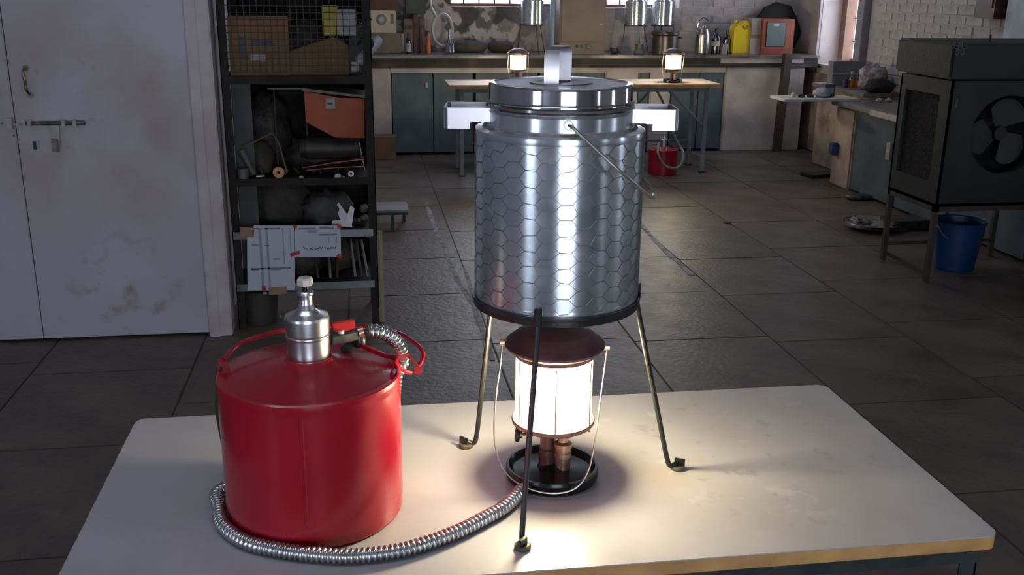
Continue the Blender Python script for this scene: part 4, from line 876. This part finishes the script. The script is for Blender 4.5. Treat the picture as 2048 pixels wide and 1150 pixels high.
pot = thing('inner_pot', 'bright steel pot with two flat strap handles seated in the drum', 'pot', (CX, CY, TT+RZ_+.006+dh+.036))
MB().lathe([(.10, -.10), (.129, -.09), (.129, .000), (.1375, .002), (.1385, .005), (.136, .009), (.1365, .012), (.129, .012), (.127, -.08), (.1, -.09)], 96).build('body', steelp, pot)
def strap_handle(sx):
    # flat strap bent in plan: arm, square end, arm back; ear notch where the arms are narrower
    e = Vector((math.cos(_w), -math.sin(_w), 0))*sx; t = Vector((-math.sin(_w), -math.cos(_w), 0))
    b = MB(); zt, zb, zn = .004, -.034, -.021
    hw_ = .046
    for s_ in (1, -1):
        p0 = e*.128+t*hw_*s_; p1 = e*.166+t*hw_*s_; p2 = e*.206+t*hw_*s_; p3 = e*.212+t*(hw_-.008)*s_
        for (A, B, z0) in ((p0, p1, zn), (p1, p2, zb), (p2, p3, zb)):
            n = (B-A).normalized().cross(Vector((0, 0, 1)))*.0012
            b.add([A-n+Vector((0, 0, z0)), B-n+Vector((0, 0, z0)), B+n+Vector((0, 0, z0)), A+n+Vector((0, 0, z0)), A-n+Vector((0, 0, zt)), B-n+Vector((0, 0, zt)), B+n+Vector((0, 0, zt)), A+n+Vector((0, 0, zt))],
                  [(0, 3, 2, 1), (4, 5, 6, 7), (0, 1, 5, 4), (1, 2, 6, 5), (2, 3, 7, 6), (3, 0, 4, 7)])
    A, B = e*.212+t*(hw_-.008), e*.212-t*(hw_-.008); n = e*.0012
    b.add([A-n+Vector((0, 0, zb)), B-n+Vector((0, 0, zb)), B+n+Vector((0, 0, zb)), A+n+Vector((0, 0, zb)), A-n+Vector((0, 0, zt)), B-n+Vector((0, 0, zt)), B+n+Vector((0, 0, zt)), A+n+Vector((0, 0, zt))],
          [(0, 3, 2, 1), (4, 5, 6, 7), (0, 1, 5, 4), (1, 2, 6, 5), (2, 3, 7, 6), (3, 0, 4, 7)])
    o = b.build('side_handle', steelb, pot)
strap_handle(-1); strap_handle(1)
lid = thing('pot_lid', 'mirror-bright steel lid with a tall strap handle on the inner pot', 'lid', (CX, CY, TT+RZ_+.006+dh+.048))
MB().lathe([(0, .0337), (.045, .0337), (.050, .0357), (.0575, .0357), (.0585, .0337), (.122, .0337)], 96).build('top_disc', mat('dull_steel_top', (.36, .35, .38), .42, 1., c2=(.30, .29, .32), sc=12, rvar=.08), lid)
MB().lathe([(.1, .0330), (.121, .0335), (.127, .0355), (.131, .0345), (.133, .031), (.133, .006), (.134, .004), (.1365, .003), (.1365, .0005), (.1345, -.0005), (.1355, -.003), (.1365, -.005), (.1345, -.008), (.125, -.008)], 96).build('body', steelp, lid)
# strap handle: inverted U along the depth direction
t2 = Vector((.47, .88, 0)).normalized(); wv = Vector((math.cos(_w), -math.sin(_w), 0)); c0 = Vector((-.006, .0, 0))
prof = [(-.040, .0345), (-.040, .036), (-.040, .085), (-.036, .094), (-.027, .099), (.027, .099), (.036, .094), (.040, .085), (.040, .036), (.040, .0345)]
MB().strip([c0+t2*s_+Vector((0, 0, z)) for s_, z in prof], .027, .0014, wv).build('handle', steelb, lid)
for s_ in (-1, 1):
    q = c0+t2*.034*s_
    MB().strip([q+Vector((0, 0, .0352))+t2*.006, q+Vector((0, 0, .0352))-t2*.018*s_], .024, .0016, wv).build('handle_foot', mat('weld', (.12, .10, .10), .5, .5), lid)

# ================================================================ LANTERN
lamp = thing('gas_lantern', 'lit gas lantern with a black round base on the white table', 'lantern', (CX, CY, TT))
MB().lathe([(0, 0), (.090, 0), (.094, .003), (.0955, .010), (.0955, .022), (.093, .028), (.089, .028), (.085, .022), (.080, .018), (.03, .022), (.018, .030), (0, .030)], 72).build('base', lampblk, lamp)
MB().lathe([(0, .02), (.017, .02), (.017, .060), (.0145, .062), (.0145, .100), (0, .100)], 28, M_((-.010, .006, 0))).build('stem', mat('stem_dark', (.20, .10, .09), .3, .7), lamp)
MB().lathe([(0, .02), (.016, .02), (.016, .046), (.018, .048), (.018, .058), (.015, .060), (.015, .066), (.018, .068), (.018, .078), (.011, .082), (.011, .104), (0, .104)], 28, M_((.020, -.010, 0))).build('gas_valve', brass, lamp)
MB().lathe([(.012, .104), (.035, .106), (.060, .112), (.078, .120), (.0835, .124), (.0845, .129), (.0825, .132), (.079, .129), (.0, .120)], 64).build('gallery', mat('gallery', (.30, .17, .13), .35, .7), lamp)
MB().lathe([(.0770, .129), (.0770, .278)], 64).build('glass', lampglass, lamp)
for k in range(6):
    a = math.radians(22+60*k); MB().tube([(.081*math.cos(a), .081*math.sin(a), .118), (.080*math.cos(a), .080*math.sin(a), .266)], .0014, 6).build('guard_wire', mat('guard', (.18, .13, .12), .35, .8), lamp)
MB().lathe([(0, .168), (.02, .170), (.032, .182), (.036, .208), (.032, .238), (.018, .250), (0, .252)], 24).build('mantle', mantlem, lamp)
MB().lathe([(0, .246), (.010, .246), (.010, .270), (0, .270)], 16).build('burner', brass, lamp)
hd = MB().lathe([(.0, .276), (.074, .275), (.078, .268), (.080, .268), (.084, .277), (.0985, .286), (.1005, .291), (.0965, .297), (.090, .300), (.086, .305), (.070, .318), (.045, .328), (.02, .332), (0, .333)], 72).build('hood', hoodm, lamp)
e = Vector((math.cos(_w), -math.sin(_w), 0)); t = Vector((-math.sin(_w), -math.cos(_w), 0))
def L3(a, b_, z): return e*a+t*b_+Vector((0, 0, z))
for s_, zz_ in ((-1, .292), (1, .284)):
    MB().tube([L3(s_*.094, 0, zz_), L3(s_*.109, 0, zz_)], .0065, 10).build('lug', brass, hd)
MB().tube(smooth([L3(-.105, 0, .292), L3(-.108, .02, .25), L3(-.115, .035, .2), L3(-.119, .05, .13), L3(-.113, .07, .085), L3(-.09, .088, .045), L3(-.048, .099, .022), L3(0, .103, .014), L3(.043, .099, .024), L3(.068, .085, .055), L3(.081, .062, .11), L3(.092, .035, .19), L3(.105, 0, .284)], 5), .0017, 8).build('bail', wirem, lamp)
MB().tube([L3(0, .01, .098), L3(-.03, .018, .100), L3(-.064, .026, .104)], .0038, 10).build('valve_rod', brass, lamp)
kb = MB().lathe([(0, -.004), (.014, -.004), (.0155, 0), (.014, .004), (0, .004)], 22, M_(L3(-.072, .028, .105), ry=PI/2, rz=-.3)).build('valve_knob', mat('knob_dark', (.05, .045, .04), .4, .4), lamp)
MB().tube([L3(-.064, .026, .104), L3(-.069, .027, .105)], .008, 12).build('knob_collar', brass, lamp)
MB().tube([L3(-.050, .070, .016), L3(-.062, .088, .015)], .0095, 14).build('gas_inlet', brass, lamp)

# ================================================================ RED CANISTER
RX, RY = -.108, 1.768
can = thing('red_canister', 'large glossy red canister at the left of the white table', 'canister', (RX, RY, TT))
MB().lathe([(0, .003), (.155, .003), (.159, 0), (.1635, .003), (.1655, .008), (.1655, .024), (.1665, .030), (.1675, .26), (.1685, .273), (.1680, .280), (.165, .2825), (.160, .2825), (.060, .302), (.046, .306), (.042, .311), (.0, .312)], 112).build('body', redm, can)
for k in (-.02, .02):                                                # pressed seam down the front
    a = -PI/2-.06+k; MB().tube([(.1672*math.cos(a), .1672*math.sin(a), .05), (.1682*math.cos(a), .1682*math.sin(a), .258)], .0014, 6).build('seam_bead', redm, can)
def RC(x, y, Y): return py(x, y, Y)-Vector((RX, RY, TT))
ears = []
for x, y, s_ in ((452, 722, -1), (800, 752, 1)):
    aa = PI-.16 if s_ < 0 else -.20
    d = Vector((math.cos(aa), math.sin(aa), 0)); q = d*.158
    MB().strip([q+Vector((0, 0, .281))-d*.006, q+Vector((0, 0, .297)), q+Vector((0, 0, .306))+d*.004, q+Vector((0, 0, .297))+d*.008, q+Vector((0, 0, .282))+d*.009], .020, .003, (-d.y, d.x, 0)).build('ear', redm, can)
    ears.append(q+Vector((0, 0, .300)))
pts = [ears[0], RC(465, 700, 1.83), RC(487, 684, 1.86), RC(520, 672, 1.88), RC(572, 659, 1.93), RC(640, 652, 1.96), RC(720, 652, 1.95), RC(790, 664, 1.92), RC(825, 682, 1.88), RC(845, 703, 1.84), RC(840, 728, 1.80), RC(818, 745, 1.78), ears[1]]
MB().tube(smooth(pts, 6), .0042, 10).build('bail', redm, can)
tag_ = None
# fitting
reg = MB().lathe([(.0, .300), (.036, .300), (.0375, .306), (.0385, .312), (.0385, .343), (.0395, .345), (.0395, .3475), (.0385, .349), (.0395, .351), (.0405, .380), (.039, .3845), (.034, .3855), (.024, .389), (.016, .396), (.0125, .405), (.0115, .415), (.012, .421), (.0145, .424), (.0145, .428), (.012, .430), (0, .430)], 64).build('regulator', alu, can); reg.location = (0, 0, .007)
b = MB(); rp_ = []
for k in range(34): z = .428+k*.0005*1.0; rp_.append((.0053+.0009*(k % 4 < 2), z))
MB().lathe([(0, .428)]+rp_+[(0, rp_[-1][1])], 16).build('threaded_rod', mat('rod_dark', (.10, .09, .07), .35, .8), reg)
MB().lathe([(0, .441), (.0140, .441), (.0148, .443), (.0148, .452), (.0125, .455), (0, .455)], 6, M_(rz=.35)).build('hex_head', zinc, reg, ang=20)
# valve body to the right of the fitting
A = RC(660, 680, 1.795); B = RC(716, 668, 1.825); 
d = (B-A).normalized(); n = Vector((0, 0, 1)); sd_ = d.cross(n).normalized()
def obox(A, B, w, h): 
    d = (B-A).normalized(); s1 = d.cross(Vector((0, 0, 1))).normalized(); u1 = s1.cross(d)
    vs = [P+s1*sx*w/2+u1*sz*h/2 for P in (A, B) for sx, sz in ((-1, -1), (1, -1), (1, 1), (-1, 1))]
    return MB().add(vs, [(0, 3, 2, 1), (4, 5, 6, 7), (0, 1, 5, 4), (1, 2, 6, 5), (2, 3, 7, 6), (3, 0, 4, 7)])
iron = mat('grey_iron', (.16, .16, .16), .35, .7, c2=(.08, .08, .08), sc=30)
vb = obox(A, B, .018, .018).build('valve_body', iron, can, bevel=.0015)
E0 = B+Vector((.002, .002, -.012)); MB().lathe([(0, -.014), (.010, -.014), (.013, -.004), (.012, .006), (.008, .016), (0, .016)], 20, M_(E0)).build('elbow', blackm, can)
MB().tube([B+Vector((0, 0, .002)), B+Vector((.010, .002, .004))], [.0115, .0115], 18).build('thread', brass, can)
MB().tube([E0+Vector((-.012, .0, -.006)), E0+Vector((-.03, .004, -.024))], .010, 12).build('outlet_stub', darkm, can)
# red lever
lv = MB(); q = [RC(667, 662, 1.80), RC(664, 648, 1.80), RC(709, 640, 1.81), RC(710, 657, 1.81), RC(688, 665, 1.805), RC(678, 667, 1.805)]
lv.add([tuple(v) for v in q]+[tuple(v+Vector((0, .012, 0))) for v in q], [(5, 4, 3, 2, 1, 0), (6, 7, 8, 9, 10, 11)]+[(i, (i+1) % 6, 6+(i+1) % 6, 6+i) for i in range(6)])
lv.build('lever', redbr, can, bevel=.0015)
MB().tube([RC(682, 668, 1.806), RC(682, 660, 1.806)], .006, 10).build('lever_nut', zinc, can)
# red strap tied at the elbow with a flag end past the rim
MB().strip([RC(716, 688, 1.82), RC(740, 700, 1.80), RC(770, 712, 1.79), RC(795, 716, 1.79), RC(818, 710, 1.80)], .012, .0015, (0, -.5, .8)).build('tie_strap', redm, can)
MB().strip([RC(815, 712, 1.80), RC(828, 722, 1.79), RC(836, 735, 1.785)], .004, .0015, (1, 0, .6)).build('tie_end', redbr, can)
MB().prism([(-.008, 0), (.005, .002), (.008, -.010), (.0, -.016), (-.009, -.012)], -.001, .001, M_(RC(837, 734, 1.785), rx=PI/2)).build('tie_flag', redbr, can)
# dark strap hanging at the left side of the canister
tag(MB().tube(smooth([RC(437, 735, 1.86)+Vector((RX, RY, TT)), RC(434, 780, 1.88)+Vector((RX, RY, TT)), RC(436, 838, 1.90)+Vector((RX, RY, TT)), Vector((-.285, 1.90, .7545))], 6), .0035, 8).build('cord', mat('green_cord', (.03, .04, .015), .7)), 'dark green cord hanging down the left side of the red canister', 'cord')

# ================================================================ CORRUGATED HOSE
hz = TT+.0135
fl_pts = [(1046, 996), (1010, 1013), (970, 1036), (920, 1061), (860, 1084), (790, 1103), (700, 1112), (620, 1108), (560, 1095), (505, 1073), (462, 1045), (437, 1010), (436, 985)]
W = [pz(x, y, hz) for x, y in fl_pts]
rad = .1655+.0155
W2 = []
for dg in (146, 130, 112, 95, 77, 60): a = math.radians(dg); W2.append(Vector((RX+rad*math.cos(a), RY+rad*math.sin(a), hz)))
for dg, z in ((47, .79), (38, .85), (32, .92), (28, .98)): a = math.radians(dg); W2.append(Vector((RX+(rad+.002)*math.cos(a), RY+(rad+.002)*math.sin(a), z)))
Bw = B+Vector((RX, RY, TT))
W3 = [py(806, 722, 1.865), py(800, 695, 1.855), py(783, 674, 1.845), py(758, 663, 1.835), Bw+Vector((.014, .003, .004))]
# keep the first point at the lantern inlet
inlet = Vector((CX, CY, TT))+L3(-.062, .088, .015)
PATH = [inlet]+[w for w in W[1:]]
# push floor points out of the canister if they intrude
for w in PATH[1:]:
    d = Vector((w.x-RX, w.y-RY, 0))
    if d.length < rad: dn = d.normalized()*rad; w.x, w.y = RX+dn.x, RY+dn.y
PATH += W2+W3
C_ = smooth(PATH, 24); L = [0]
for i in range(1, len(C_)): L.append(L[-1]+(C_[i]-C_[i-1]).length)
tot = L[-1]; pitch = .0098; prof = [(0, .0122), (.10, .0138), (.3, .0146), (.5, .0144), (.66, .0128), (.74, .0110), (.90, .0110)]
pts, rr_ = [], []; i = 0; nrib = int(tot/pitch)
for k in range(nrib):
    for f_, r_ in prof:
        s_ = (k+f_)*pitch
        while i < len(L)-2 and L[i+1] < s_: i += 1
        u_ = (s_-L[i])/max(L[i+1]-L[i], 1e-9); pts.append(C_[i].lerp(C_[i+1], u_)); rr_.append(r_*.96)
hose = MB().tube(pts, rr_, 18).build('flexible_hose', hosem, ang=50)
tag(hose, 'ribbed steel hose curling from the red canister to the lantern', 'hose')

# ================================================================ FAR COPIES
def far(src, loc, label, group=None, s=1., rz=0):
    c = copy_tree(src); c.location = loc; c.scale = (s, s, s); c.rotation_euler = (0, 0, rz); c['label'] = label
    if group: c['group'] = group
    return c
for o_ in (lamp,): o_['group'] = 'lit gas lanterns'
q = py(1036, 160, 9.4); far(lamp, (q.x, 9.4, TZ), 'small lit lantern on the left part of the far table', 'lit gas lanterns', .95, .3)
q = py(1345, 160, 9.4); far(lamp, (q.x, 9.4, TZ), 'small lit lantern near the right end of the far table', 'lit gas lanterns', .95, .0)
drum['group'] = 'steel drums on stands'; stand['group'] = 'tripod stands'
for k, (x, lb) in enumerate(((1064, 'first distant steel drum, left of the brown cupboard'), (1270, 'distant steel drum just right of the brown cupboard'), (1326, 'distant steel drum above the squat sooty pot'))):
    q = py(x, 60, 10.85); Y_ = 10.85 if k < 2 else 10.88
    far(drum, (q.x, Y_, BT+RZ_*.75+.0055), lb, 'steel drums on stands', .76, 2.2+k)
    far(stand, (q.x, Y_, BT), lb.replace('distant steel drum', 'small tripod stand under the drum').replace('first ', ''), 'tripod stands', .75, .6+k*.4)
q = pz(1333, 352, 0); c = far(can, (q.x, q.y+.14, 0), 'red canister on the floor under the far table', None, .84, .9)
can['group'] = c['group'] = 'red gas canisters'
zb_ = mat('far_hose', (.30, .30, .26), .5)
tag(MB().tube(smooth([(q.x-.06, q.y+.10, .30), (q.x-.10, q.y-.02, .22), (q.x-.02, q.y-.035, .10), (q.x+.12, q.y+.0, .09), (q.x+.19, q.y+.12, .2), (q.x+.16, q.y+.3, .32), (q.x+.1, q.y+.5, .6), (q.x+.02, 9.76, TZ-.05)], 6), .012, 8).build('flexible_hose', zb_), 'pale hose looping round the far red canister', 'hose')
